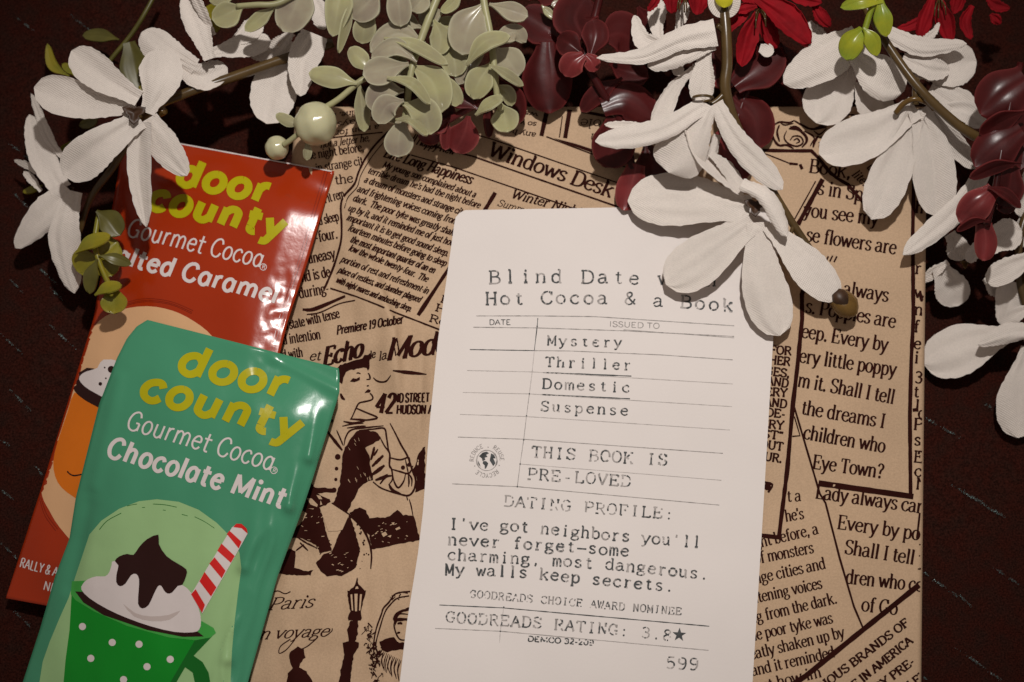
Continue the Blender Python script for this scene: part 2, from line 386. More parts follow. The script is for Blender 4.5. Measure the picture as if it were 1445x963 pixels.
# stroke font: S smooth stroke, L straight stroke, F serif (x,y,half), T serif-only stroke, D dot
GL_ = {
'a': (5.0, "S .7,4 1.3,4.8 2.4,5 3.3,4.5 3.6,3.4 3.6,1.2 3.9,.25 4.8,.3|S 3.6,3 2,2.75 .7,2.1 .5,1.1 1,.2 2,0 3.1,.6 3.6,1.4"),
'b': (5.2, "L 1.1,7.5 1.1,0|S 1.1,3.5 2,4.7 3.1,5 4.2,4.2 4.6,2.5 4.2,.8 3.1,0 2,.2 1.1,1.2|F .7,7.4,.5"),
'c': (4.7, "S 4.1,3.8 3.5,4.8 2.5,5 1.1,4.2 .5,2.5 1.1,.8 2.5,0 3.6,.3 4.3,1.2"),
'd': (5.3, "L 4.1,7.5 4.1,0|S 4.1,3.5 3.2,4.7 2.1,5 1,4.2 .6,2.5 1,.8 2.1,0 3.2,.2 4.1,1.2|F 3.7,7.4,.5|F 4.5,.05,.5"),
'e': (4.8, "L .6,2.8 4.2,2.8|S 4.2,2.8 3.9,4.3 2.6,5 1.2,4.3 .5,2.5 1.1,.8 2.5,0 3.6,.3 4.3,1.1"),
'f': (3.5, "S 3.5,6.9 2.9,7.5 2.1,7.2 1.6,6.2 1.6,4.5 1.6,0|L .4,4.9 3,4.9|F 1.6,.05,1"),
'g': (5.0, "S 2.2,4.9 3.3,4.5 3.7,3.4 3.3,2.3 2.2,1.9 1.1,2.3 .7,3.4 1.1,4.5 2.2,4.9|S 1.2,2.2 .8,1.4 1.6,.8 3.2,.7 4.3,0 4.1,-1.4 2.4,-2.1 .8,-1.7 .5,-.7 1.5,.5|L 3.3,4.4 4.6,4.9"),
'h': (5.6, "L 1.1,7.5 1.1,0|S 1.1,3.5 2,4.7 3.1,5 4.1,4.3 4.3,3 4.3,0|F .7,7.4,.5|F 1.1,.05,.9|F 4.3,.05,.9"),
'i': (2.7, "L 1.4,5 1.4,0|D 1.4,6.8|F 1,4.9,.5|F 1.4,.05,.9"),
'j': (2.7, "S 1.6,5 1.6,2.5 1.6,-.6 1,-1.9 0,-2|D 1.6,6.8|F 1.2,4.9,.5"),
'k': (5.5, "L 1.1,7.5 1.1,0|L 4.3,5 1.1,2.1|L 2.3,3.2 4.7,0|F .7,7.4,.5|F 1.1,.05,.9|F 4.5,.05,.8|F 4.2,4.9,.8"),
'l': (2.7, "L 1.4,7.5 1.4,0|F 1,7.4,.5|F 1.4,.05,.9"),
'm': (8.2, "L 1.1,5 1.1,0|S 1.1,3.5 1.9,4.6 2.8,5 3.8,4.3 4.1,3 4.1,0|S 4.1,3.5 4.9,4.6 5.8,5 6.8,4.3 7.1,3 7.1,0|F .7,4.9,.5|F 1.1,.05,.8|F 4.1,.05,.8|F 7.1,.05,.8"),
'n': (5.6, "L 1.1,5 1.1,0|S 1.1,3.5 2,4.7 3.1,5 4.1,4.3 4.3,3 4.3,0|F .7,4.9,.5|F 1.1,.05,.9|F 4.3,.05,.9"),
'o': (5.0, "S 2.5,5 3.9,4.3 4.5,2.5 3.9,.7 2.5,0 1.1,.7 .5,2.5 1.1,4.3 2.5,5"),
'p': (5.3, "L 1.1,5 1.1,-2.2|S 1.1,3.5 2,4.7 3.1,5 4.2,4.2 4.6,2.5 4.2,.8 3.1,0 2,.2 1.1,1.2|F .7,4.9,.5|F 1.1,-2.15,.9"),
'q': (5.3, "L 4.1,5 4.1,-2.2|S 4.1,3.5 3.2,4.7 2.1,5 1,4.2 .6,2.5 1,.8 2.1,0 3.2,.2 4.1,1.2|F 4.1,-2.15,.9"),
'r': (4.0, "L 1.2,5 1.2,0|S 1.2,3.3 1.9,4.5 2.8,5 3.7,4.6|F .8,4.9,.5|F 1.2,.05,1"),
's': (4.0, "S 3.4,4 2.9,4.8 1.9,5 .9,4.5 .7,3.6 1.4,2.9 2.6,2.3 3.4,1.5 3.2,.5 2.1,0 1,.2 .5,1.1"),
't': (3.4, "S 1.5,6.5 1.5,4 1.5,1.2 1.9,.2 2.7,.05 3.3,.6|L .3,4.9 3,4.9"),
'u': (5.5, "S 1.1,5 1.1,2.5 1.2,.9 2,.05 3,.3 4.1,1.5|L 4.1,5 4.1,0|F .7,4.9,.5|F 3.7,4.9,.5|F 4.5,.05,.5"),
'v': (5.0, "L .5,5 2.5,0|L 4.5,5 2.5,0|F .5,4.9,.8|F 4.5,4.9,.7"),
'w': (7.2, "L .5,5 2.1,0|L 2.1,0 3.6,4.6|L 3.6,4.6 5.1,0|L 5.1,0 6.7,5|F .5,4.9,.8|F 6.7,4.9,.7"),
'x': (5.0, "L .6,5 4.4,0|L 4.4,5 .6,0|F .7,4.9,.7|F 4.3,4.9,.7|F .7,.05,.7|F 4.3,.05,.7"),
'y': (5.0, "L .5,5 2.5,0|L 4.5,5 2.5,0|S 2.5,0 1.9,-1.4 1.1,-2.1 .3,-1.9|F .5,4.9,.8|F 4.5,4.9,.7"),
'z': (4.6, "L .7,5 4,5|L 4,5 .6,0|L .6,0 4.1,0"),
'A': (6.6, "L .5,0 3.3,7.2|L 3.3,7.2 6.1,0|L 1.6,2.6 5,2.6|F .6,.05,.9|F 6,.05,.9"),
'B': (5.9, "L 1.2,0 1.2,7.2|S 1.2,7.2 3.2,7.2 4.5,6.5 4.6,4.8 3.4,3.9 1.2,3.8|S 1.2,3.8 3.7,3.8 5.1,2.9 5.2,1.1 3.8,.1 1.2,0|F .9,7.15,.7|F .9,.05,.7"),
'C': (6.0, "S 5.3,5.4 4.6,6.8 3.3,7.3 1.6,6.5 .6,4.6 .6,2.6 1.6,.7 3.3,0 4.6,.4 5.5,1.8|T 5.35,5.2 5.35,7.3"),
'D': (6.5, "L 1.2,0 1.2,7.2|S 1.2,7.2 3.4,7.2 5.2,6.2 5.9,3.6 5.2,1 3.4,0 1.2,0|F .9,7.15,.7|F .9,.05,.7"),
'E': (5.8, "L 1.2,0 1.2,7.2|L 1.2,7.15 5,7.15|L 1.2,3.7 3.8,3.7|L 1.2,.05 5.2,.05|T 5,7.2 5,5.7|T 3.8,4.5 3.8,2.9|T 5.25,0 5.25,1.7|F .9,7.15,.7|F .9,.05,.7"),
'F': (5.4, "L 1.2,0 1.2,7.2|L 1.2,7.15 5,7.15|L 1.2,3.7 3.8,3.7|T 5,7.2 5,5.7|T 3.8,4.5 3.8,2.9|F .9,7.15,.7|F 1.2,.05,1"),
'G': (6.6, "S 5.3,5.4 4.6,6.8 3.3,7.3 1.6,6.5 .6,4.6 .6,2.6 1.6,.7 3.3,0 4.6,.3 5.5,1.3|L 5.5,.3 5.5,3.1|L 3.9,3.1 5.5,3.1|T 5.35,5.2 5.35,7.3|F 5.4,3.1,.9"),
'H': (6.9, "L 1.3,0 1.3,7.2|L 5.6,0 5.6,7.2|L 1.3,3.7 5.6,3.7|F 1.3,.05,1|F 1.3,7.15,1|F 5.6,.05,1|F 5.6,7.15,1"),
'I': (3.2, "L 1.6,0 1.6,7.2|F 1.6,.05,1.1|F 1.6,7.15,1.1"),
'J': (4.2, "S 2.8,7.2 2.8,4 2.8,1.4 2.2,.2 1.2,0 .5,.9|F 2.6,7.15,1.1"),
'K': (6.4, "L 1.2,0 1.2,7.2|L 5.2,7.2 1.2,3|L 2.4,4.2 5.6,0|F 1.2,.05,1|F 1.2,7.15,1|F 5.2,7.15,.9|F 5.5,.05,.9"),
'L': (5.5, "L 1.3,0 1.3,7.2|L 1.3,.05 5.1,.05|T 5.15,0 5.15,1.9|F 1.3,7.15,1|F 1,.05,.7"),
'M': (8.2, "L 1.2,0 1.2,7.2|L 1.2,7.2 4.1,1|L 4.1,1 7,7.2|L 7,7.2 7,0|F 1.2,.05,.9|F 7,.05,.9|F .8,7.15,.6|F 7.4,7.15,.6"),
'N': (7.0, "L 1.3,0 1.3,7.2|L 1.3,7.2 5.6,0|L 5.6,0 5.6,7.2|F 1.3,.05,.9|F 5.6,7.15,.9|F .9,7.15,.6"),
'O': (6.5, "S 3.25,7.3 5.1,6.4 5.9,3.6 5.1,.9 3.25,0 1.4,.9 .6,3.6 1.4,6.4 3.25,7.3"),
'P': (5.7, "L 1.2,0 1.2,7.2|S 1.2,7.2 3.5,7.2 4.9,6.4 5,4.6 3.6,3.5 1.2,3.4|F .9,7.15,.7|F 1.2,.05,1"),
'Q': (6.5, "S 3.25,7.3 5.1,6.4 5.9,3.6 5.1,.9 3.25,0 1.4,.9 .6,3.6 1.4,6.4 3.25,7.3|L 3.4,1.6 5.9,-.9"),
'R': (6.3, "L 1.2,0 1.2,7.2|S 1.2,7.2 3.5,7.2 4.8,6.5 4.9,4.8 3.6,3.8 1.2,3.7|L 3.2,3.7 5.5,0|F .9,7.15,.7|F 1.2,.05,1|F 5.6,.05,.6"),
'S': (5.4, "S 4.5,5.8 3.8,7 2.6,7.3 1.3,6.8 .8,5.6 1.4,4.4 2.8,3.7 4.3,2.9 4.8,1.7 4.1,.4 2.7,-.05 1.4,.3 .7,1.7|T 4.6,5.6 4.6,7.2|T .65,1.8 .65,.1"),
'T': (6.0, "L 3,0 3,7.2|L .5,7.15 5.5,7.15|T .5,7.2 .5,5.6|T 5.5,7.2 5.5,5.6|F 3,.05,1.1"),
'U': (6.6, "S 1.2,7.2 1.2,3.5 1.5,1 3.3,0 5,1 5.4,3.5 5.4,7.2|F 1.2,7.15,1|F 5.4,7.15,1"),
'V': (6.4, "L .6,7.2 3.2,0|L 5.8,7.2 3.2,0|F .7,7.15,.9|F 5.7,7.15,.9"),
'W': (9.0, "L .6,7.2 2.6,0|L 2.6,0 4.5,6.6|L 4.5,6.6 6.4,0|L 6.4,0 8.4,7.2|F .7,7.15,.9|F 8.3,7.15,.9"),
'X': (6.2, "L .7,7.2 5.5,0|L 5.5,7.2 .7,0|F .8,7.15,.8|F 5.4,7.15,.8|F .8,.05,.8|F 5.4,.05,.8"),
'Y': (6.2, "L .6,7.2 3.1,3.4|L 5.6,7.2 3.1,3.4|L 3.1,3.4 3.1,0|F .7,7.15,.9|F 5.5,7.15,.9|F 3.1,.05,1"),
'Z': (5.6, "L .8,7.2 4.9,7.2|L 4.9,7.2 .7,0|L .7,0 5,0"),
'0': (5.2, "S 2.6,7.2 4.1,6.2 4.5,3.6 4.1,1 2.6,0 1.1,1 .7,3.6 1.1,6.2 2.6,7.2"),
'1': (4.2, "L 2.2,0 2.2,7.2|L .9,5.8 2.2,7.2|F 2.2,.05,1.2"),
'2': (5.2, "S .8,5.6 1.5,6.9 2.7,7.2 4,6.4 4.2,4.9 3,3.1 .8,.1|L .8,.05 4.5,.05"),
'3': (5.2, "S .8,6.3 1.8,7.1 3.2,7.1 4.2,6.1 4,4.7 2.2,3.9|S 2.2,3.9 4.2,3.2 4.5,1.6 3.6,.2 2,0 .7,.9"),
'4': (5.4, "L 3.7,0 3.7,7.2|L 3.7,7.2 .5,2.2|L .5,2.2 5,2.2"),
'5': (5.2, "L 1.2,7.1 4.3,7.1|L 1.2,7.1 1.1,4|S 1.1,4 2.6,4.6 4.1,3.8 4.5,2.3 3.8,.6 2.3,0 .8,.6"),
'8': (5.2, "S 2.6,7.2 3.9,6.6 4,5.2 2.6,3.9 1.1,2.9 .7,1.6 1.3,.4 2.6,0 3.9,.4 4.5,1.6 4.1,2.9 2.6,3.9 1.2,5.2 1.3,6.6 2.6,7.2"),
'9': (5.2, "S 4.4,4.9 3.6,3.6 2.4,3.3 1.1,4 .8,5.4 1.4,6.7 2.6,7.2 3.9,6.6 4.4,4.9 4.3,2.4 3.4,.5 2,0 1,.5"),
'&': (6.4, "S 5.8,.1 4.4,1.4 2.6,3.6 1.6,5.2 1.7,6.5 2.8,7.2 3.8,6.5 3.6,5.1 2,3.8 .9,2.5 .8,1.1 1.8,.1 3.3,.2 4.7,1.7 5.4,3.4"),
'.': (2.4, "D 1.2,.35"), ',': (2.4, "D 1.2,.4|L 1.35,.4 .8,-1.2"), ':': (2.6, "D 1.3,.4|D 1.3,4.2"),
"'": (2.0, "L 1,7.4 .8,5.4"), '"': (3.4, "L 1,7.4 .8,5.4|L 2.4,7.4 2.2,5.4"), '-': (3.4, "L .6,2.6 2.9,2.6"), '~': (6.0, "L .1,2.9 5.9,2.9"),
'?': (4.6, "S .8,5.8 1.4,6.9 2.5,7.3 3.7,6.5 3.8,5.1 2.6,3.7 2.2,2|D 2.2,.35"), ' ': (2.6, ""),
}
SANS = {
'a': (5.2, "L 4.2,5 4.2,0|S 4.2,3.5 3.3,4.7 2.3,5 1.1,4.2 .6,2.5 1.1,.8 2.3,0 3.3,.3 4.2,1.5"),
'd': (5.3, "L 4.2,7.6 4.2,0|S 4.2,3.5 3.3,4.7 2.3,5 1.1,4.2 .6,2.5 1.1,.8 2.3,0 3.3,.3 4.2,1.5"),
't': (3.9, "L 1.7,6.9 1.7,1.5|S 1.7,1.5 1.9,.4 2.7,.05 3.4,.2|L .1,4.8 3.7,4.8"),
'r': (3.7, "L 1.1,5 1.1,0|S 1.1,3.2 1.8,4.5 2.7,4.9 3.4,4.8"),
'y': (5.2, "L .6,5 2.7,0|L 4.7,5 2.4,-.6|S 2.4,-.6 1.8,-1.8 .9,-2 .4,-1.9"),
'l': (2.3, "L 1.1,7.5 1.1,0"), 'i': (2.3, "L 1.1,5 1.1,0|D 1.1,6.8"),
'u': (5.4, "S 1,5 1,2.5 1.2,.8 2.4,0 3.4,.3 4.3,1.5|L 4.3,5 4.3,0"),
}
PARSED = {}
def glyph(ch, sans):
    k = (ch, sans)
    if k not in PARSED:
        adv, s = SANS[ch] if (sans and ch in SANS) else GL_.get(ch, GL_['?'])
        it = []
        for part in (s.split('|') if s else []):
            t, *nums = part.split(' ')
            it.append((t, [tuple(float(q) for q in n.split(',')) for n in nums]))
        PARSED[k] = (adv, it)
    return PARSED[k]

def text(ink, s, base, xh, T=1.3, t=None, mono=False, sans=False, slant=0.0, sub=3, rnd=0.06, h=0.06, drop=None, fit=True, track=0.0, bw=None, round_=False, up=1.0, inset=False, cutp=0.0):
    """lay a line of lettering along a baseline of plan points; T, t = upright and level stroke weight (px)"""
    if t is None: t = T * (0.5 if not (mono or sans) else 0.95)
    if mono: adv = [6.2] * len(s)
    else: adv = [glyph(c, sans)[0] + track for c in s]
    tot = sum(adv) - (1.2 if mono else 0)
    segs = [math.dist(a, b) for a, b in zip(base, base[1:])]
    Ltot = sum(segs)
    sy = xh / 5.0
    sx = Ltot / tot if fit else sy
    cb = [tuple(q)[:2] for q in cr([(*p, 0) for p in base], 6)] if len(base) > 2 else base
    cs = [0]
    for a, b in zip(cb, cb[1:]): cs.append(cs[-1] + math.dist(a, b))
    def at(d):
        for i in range(len(cb) - 1):
            if d <= cs[i + 1] or i == len(cb) - 2:
                a, b = cb[i], cb[i + 1]; l = cs[i + 1] - cs[i]
                ux, uy = (b[0] - a[0]) / l, (b[1] - a[1]) / l
                k = d - cs[i]
                return a[0] + ux * k, a[1] + uy * k, ux, uy
    x = 0
    lay = 0
    for ch, ad in zip(s, adv):
        ga, items = glyph(ch, sans)
        gs = 1.0; go = 0.0
        if mono and ch != ' ':
            gs = min(5.6 / ga, 1.22 * sy / sx); go = (5.2 - ga * gs) / 2
        jy = R.uniform(-.25, .25) * sy if mono else 0
        vy0, vs = 0.0, 1.0
        if inset and ch != ' ':
            gs = max(.5, (ga * sx - T * .5) / (ga * sx)); go = T * .25 / sx; vy0 = T / 2; vs = (xh - T) / xh
        wv = R.uniform(0.85, 1.15) if mono else 1
        dr = drop
        if drop and mono and cutp:
            rr = R.random(); side = R.random(); q_ = R.uniform(.25, .5)
            lo_, hi_ = (ga * q_, 99) if side < .4 else ((-9, ga * (1 - q_)) if side < .6 else (-9, 99))
            yl_, yh_ = (-9, 99) if side < .6 else ((R.uniform(1.2, 2.6), 99) if side < .8 else (-9, R.uniform(3, 5.5)))
            if rr < cutp:
                def dr(x_, y_, c=None, f=drop):
                    bx_, by_, ux_, uy_ = at((x + ad / 2) * sx)
                    gx_ = (((x_ - bx_) * ux_ + (y_ - by_) * uy_) / sx + ad / 2 - go) / gs
                    gy_ = -((x_ - bx_) * -uy_ + (y_ - by_) * ux_) / sy
                    return f(x_, y_) or not (lo_ < gx_ < hi_ and yl_ < gy_ < yh_)
        def tr(gx, gy):
            bx, by, ux, uy = at((x + go + gx * gs) * sx)
            vx, vy = uy * up, -ux * up
            hgt = vy0 + gy * sy * vs + jy
            return bx + vx * hgt + ux * slant * hgt, by + vy * hgt + uy * slant * hgt
        bx, by, ux0, uy0 = at((x + ad / 2) * sx)
        def wf(_, dx, dy):
            along = abs(dx * ux0 + dy * uy0)
            return (T + (t - T) * along ** 1.5) * wv
        for ty, pts in items:
            if ty in 'FT' and sans: continue
            lay = (lay + 1) % 8
            hh = h + lay * 0.004
            if ty == 'S':
                q = [tr(p[0], p[1]) for p in [tuple(v)[:2] for v in cr([(*p, 0) for p in pts], sub)]]
                ink.ribbon(q, wf, hh, rnd, dr)
            elif ty in 'LT':
                a, b = pts; n = max(3, int(math.dist(a, b) * sy / 5))
                q = [tr(a[0] + (b[0] - a[0]) * i / n, a[1] + (b[1] - a[1]) * i / n) for i in range(n + 1)]
                if ty == 'T': ink.ribbon(q, lambda _, dx, dy: max(t * 1.3, T * .55), hh, rnd, dr)
                else: ink.ribbon(q, wf, hh, rnd, dr)
            elif ty == 'F':
                (gx, gy, hl), = pts
                hl = hl * (0.95 if mono else 1.0)
                q = [tr(gx + hl * k, gy) for k in (-1, 0, 1)]
                ink.ribbon(q, lambda _, dx, dy: max(t * 1.15, T * .8 if mono else .7), hh, rnd, dr)
            elif ty == 'D':
                q = tr(*pts[0])
                ink.disc(q[0], q[1], max(T * .62, .9), hh, 8)
            if round_ and ty in 'SL':
                for p in (pts[0], pts[-1]):
                    lay = (lay + 1) % 8
                    q = tr(*p); ink.disc(q[0], q[1], T * .5, h + lay * 0.004, 10)
        x += ad

# ------------------------------------------------------------------ the table cloth
def flat_grid(x0, x1, y0, y1, n, zf):
    V = []; F = []
    for j in range(n + 1):
        for i in range(n + 1):
            x = x0 + (x1 - x0) * i / n; y = y0 + (y1 - y0) * j / n
            V.append((x, y, zf(x, y)))
    for j in range(n):
        for i in range(n):
            a = j * (n + 1) + i
            F.append((a, a + 1, a + n + 2, a + n + 1))
    return V, F
V, F = flat_grid(-0.6, 0.6, -0.6, 0.6, 220, lambda x, y: -0.0004 + 0.0004 * noise.noise(Vector((x * 25, y * 25, 0))))
cloth = mesh('tablecloth', V, F, 'cloth')
tag(cloth, kind='structure')
LOC[cloth.name] = Vector((0, 0, 0))
STREAK = [((10, 200), (60, 240)), ((16, 270), (42, 295)), ((14, 395), (32, 412)), ((0, 470), (32, 500)), ((70, 458), (106, 492)), ((52, 375), (84, 405)),
          ((12, 548), (44, 580)), ((48, 655), (62, 674)), ((0, 690), (20, 706)), ((0, 765), (25, 790)), ((18, 860), (50, 892)),
          ((22, 24), (48, 44)), ((100, 22), (128, 44)), ((1302, 588), (1362, 622)), ((1336, 680), (1412, 728)), ((1358, 692), (1426, 735)),
          ((1300, 806), (1352, 842)), ((1352, 838), (1376, 862)), ((1398, 798), (1445, 830)), ((1346, 912), (1416, 962)), ((1296, 950), (1312, 963)),
          ((1390, 570), (1402, 578)), ((60, 700), (72, 716)), ((0, 620), (14, 630)), ((70, 405), (90, 425))]
for k in range(60):
    a = R.uniform(-500, 1900); b = R.choice([R.uniform(-300, -20), R.uniform(990, 1300)])
    STREAK.append(((a, b), (a + R.uniform(30, 70), b + R.uniform(25, 45))))
gv = []; gf = []
for (a, b) in STREAK:
    L = math.dist(a, b); n = int(L * 6)
    ph = R.uniform(0, 6)
    for i in range(n):
        t = R.random()
        den = math.sin(math.pi * t) ** .6 * (0.5 + 0.5 * math.sin(t * 14 + ph))
        if R.random() > den * 0.8: continue
        x = a[0] + (b[0] - a[0]) * t + R.gauss(0, .9); y = a[1] + (b[1] - a[1]) * t + R.gauss(0, .9)
        r = R.uniform(.22, .6)
        th = R.uniform(0, 3); c = P(x, y, 0.35)
        o = len(gv)
        tx, ty = R.uniform(-.5, .5), R.uniform(-.5, .5)
        for q in range(4):
            dx = math.cos(th + q * 1.571) * r / PXMM / 1000; dy = math.sin(th + q * 1.571) * r / PXMM / 1000 * .8
            gv.append((c.x + dx, c.y + dy, c.z + dx * tx + dy * ty))
        gf.append((o, o + 1, o + 2, o + 3))
gl = mesh('glitter_thread', gv, gf, 'glitter', cloth, smooth=False)
gl['kind'] = 'stuff'

# ------------------------------------------------------------------ the wrapped book
def book_edge_x(py):
    return pw(py, [(150, 418), (963, 350), (1480, 307)]), pw(py, [(150, 1309), (280, 1307), (963, 1300), (1480, 1294)])
book = thing('wrapped_book', P(850, 800, 0), 'book wrapped in brown newspaper-print kraft paper, lying under the white card', 'book')
nx_, ny_ = 300, 380
YT, YB = 151.0, 1440.0
V = []; F = []
for j in range(ny_ + 1):
    py = YT + (YB - YT) * j / ny_
    l, r = book_edge_x(py)
    for i in range(nx_ + 1):
        px = l + (r - l) * i / nx_
        z = z_book(px, py)
        e = min((px - l), (r - px), (py - YT), (YB - py)) / PXMM
        if e < 1.0: z -= 1.0 - math.sqrt(max(0, 1 - (1 - e) ** 2))
        if e < 1e-6: pass
        V.append(P(px, py, z))
top_n = len(V)
for j in range(ny_):
    for i in range(nx_):
        a = j * (nx_ + 1) + i
        F.append((a, a + nx_ + 1, a + nx_ + 2, a + 1))
ring = [i for i in range(nx_ + 1)] + [j * (nx_ + 1) + nx_ for j in range(1, ny_ + 1)] + [ny_ * (nx_ + 1) + i for i in range(nx_ - 1, -1, -1)] + [j * (nx_ + 1) for j in range(ny_ - 1, 0, -1)]
b0 = len(V)
for k in ring:
    v = V[k]; V.append(Vector((v.x, v.y, 0.0002)))
m_ = len(ring)
for k in range(m_):
    F.append((ring[k], ring[(k + 1) % m_], b0 + (k + 1) % m_, b0 + k))
F.append(tuple(b0 + k for k in range(m_)))
mesh('paper_cover', V, F, 'kraft', book)

ink = Ink(z_book)
ink.clip = lambda x, y: x < book_edge_x(y)[1] - 1.5 and y > YT + 3
SER = dict(T=2.0, t=.8)
# article on the left
for s, a, b, xh, T in [
    ("not a letter he,", (452, 209), (522, 199), 6.5, 1.2), ("the night before,", (430, 226), (514, 213), 8, 1.3), ("in strange cit", (446, 243), (513, 232), 8, 1.3),
    ("of the", (452, 263), (499, 257), 8.5, 1.5), ("and it rem", (447, 290), (487, 279), 9, 1.3), ("and sleep", (441, 320), (479, 311), 9, 1.4),
    ("-four.", (446, 342), (477, 336), 10, 1.7), ("uneasy", (436, 372), (474, 364), 10, 1.7), ("nd is de", (426, 398), (467, 390), 10, 1.7),
    ("during-", (423, 421), (465, 413), 10, 1.7), ("to state with tense", (398, 467), (480, 448), 9, 1.5), ("and intention", (388, 488), (453, 478), 9.5, 1.5),
    ("y and with", (380, 510), (428, 503), 9, 1.5),
    ("My young son complained about a", (539, 236), (670, 279), 6.3, 1.3), ("terrible dream he's had the night before", (518, 244), (676, 294), 6.3, 1.3),
    ("a dream of monsters and strange cit", (513, 257), (650, 303), 6.5, 1.35), ("and frightening voices coming from", (503, 270), (644, 317), 6.6, 1.35),
    ("dark.  The poor tyke was greatly shake", (497, 283), (643, 334), 6.6, 1.35), ("up by it, and it reminded me of just how", (490, 297), (640, 348), 6.6, 1.35),
    ("important it is to get good sound sleep.", (488, 310), (631, 362), 6.6, 1.35), ("fourteen minutes before going to sleep", (490, 325), (628, 376), 6.6, 1.35),
    ("the most important quarter of an en", (493, 341), (612, 386), 6.6, 1.35), ("low the whole twenty-four.  The", (491, 353), (602, 398), 6.4, 1.3),
    ("portion of rest and refreshment-in", (480, 369), (603, 415), 6.4, 1.3), ("place of restless, and slumber plagued", (476, 384), (592, 427), 6.2, 1.25),
    ("with night mares and ambushing sleep.", (473, 398), (579, 440), 6.0, 1.2),
    ("Hot", (613, 438), (650, 449), 7, 1.7), ("Read", (605, 453), (650, 467), 7, 1.7), ("pin", (622, 423), (650, 432), 7, 1.7)]:
    art = xh < 7; T *= 1.35
    text(ink, s, [a, b], xh, T, T * .55, slant=.28 if art else 0.0, sub=2 if xh < 8 else 3)
text(ink, "Life Long Happiness", [(540, 221), (664, 260)], 9.5, 2.9, 1.5, slant=.3)
text(ink, "In all Happy New", [(560, 196), (640, 219)], 9, 2.0, 1.0, slant=.3)
text(ink, "Windows Desk", [(687, 219), (862, 279)], 14, 4.2, 1.9, slant=.12, sub=4)
text(ink, "Winter Nights", [(720, 279), (826, 306)], 8.5, 2.6, 1.2, slant=.3)
text(ink, "Summer", [(701, 290), (750, 304)], 6.5, 1.2, .7, slant=.3)
for s, a, b, xh in [("wall to", (760, 160), (712, 152), 4), ("so wear", (758, 173), (712, 168), 4.5), ("any how", (757, 188), (706, 180), 5), ("whole", (880, 171), (820, 168), 8.5), ("won", (866, 190), (834, 189), 8.5),
                    ("by mine, long", (528, 152), (450, 164), 5), ("so rays, or", (530, 164), (450, 177), 5), ("a man for a", (535, 176), (462, 187), 5)]:
    text(ink, s, [a, b], xh, 1.5, .9, slant=.2, sub=2)
ink.line([(455, 196), (500, 191), (540, 187)], 1.8)
# rules and frames
def rl(pts, w, **k): ink.line(pts, w, **k)
rl([(548, 186), (531, 203), (516, 223), (506, 243), (500, 260), (486, 276), (481, 290), (482, 317), (481, 341), (473, 370), (465, 391), (457, 409)], 3.0, smooth=5)
rl([(553, 190), (537, 206), (521, 227), (509, 248), (504, 264), (491, 279), (486, 294)], 1.2, smooth=5)
rl([(427, 437), (441, 437), (462, 429), (487, 418)], 5.2, smooth=4, taper=.4)
rl([(433, 444), (452, 441), (478, 429), (501, 424)], 1.8, smooth=4)
rl([(466, 407), (501, 418), (532, 430), (560, 442), (640, 473)], 2.1)
rl([(636, 375), (590, 445)], 5.5, rnd=.25); rl([(699, 272), (684, 297)], 5.5)
rl([(595, 186), (640, 181), (695, 197), (871, 258), (905, 270)], 1.7)
rl([(600, 204), (668, 221), (869, 291), (900, 303)], 2.3); rl([(580, 219), (640, 236), (800, 291), (830, 302)], 1.7)
rl([(772, 156), (764, 192)], 6.5); rl([(795, 154), (789.5, 194)], 1.6); rl([(804, 155), (797.5, 195)], 6)
rl([(800, 153.5), (850, 163), (900, 172)], 4); rl([(771, 193), (842, 220), (900, 243)], 1.7)
ink.poly([(781, 195), (812, 203), (880, 225), (880, 233), (845, 219), (798, 202)], .06)
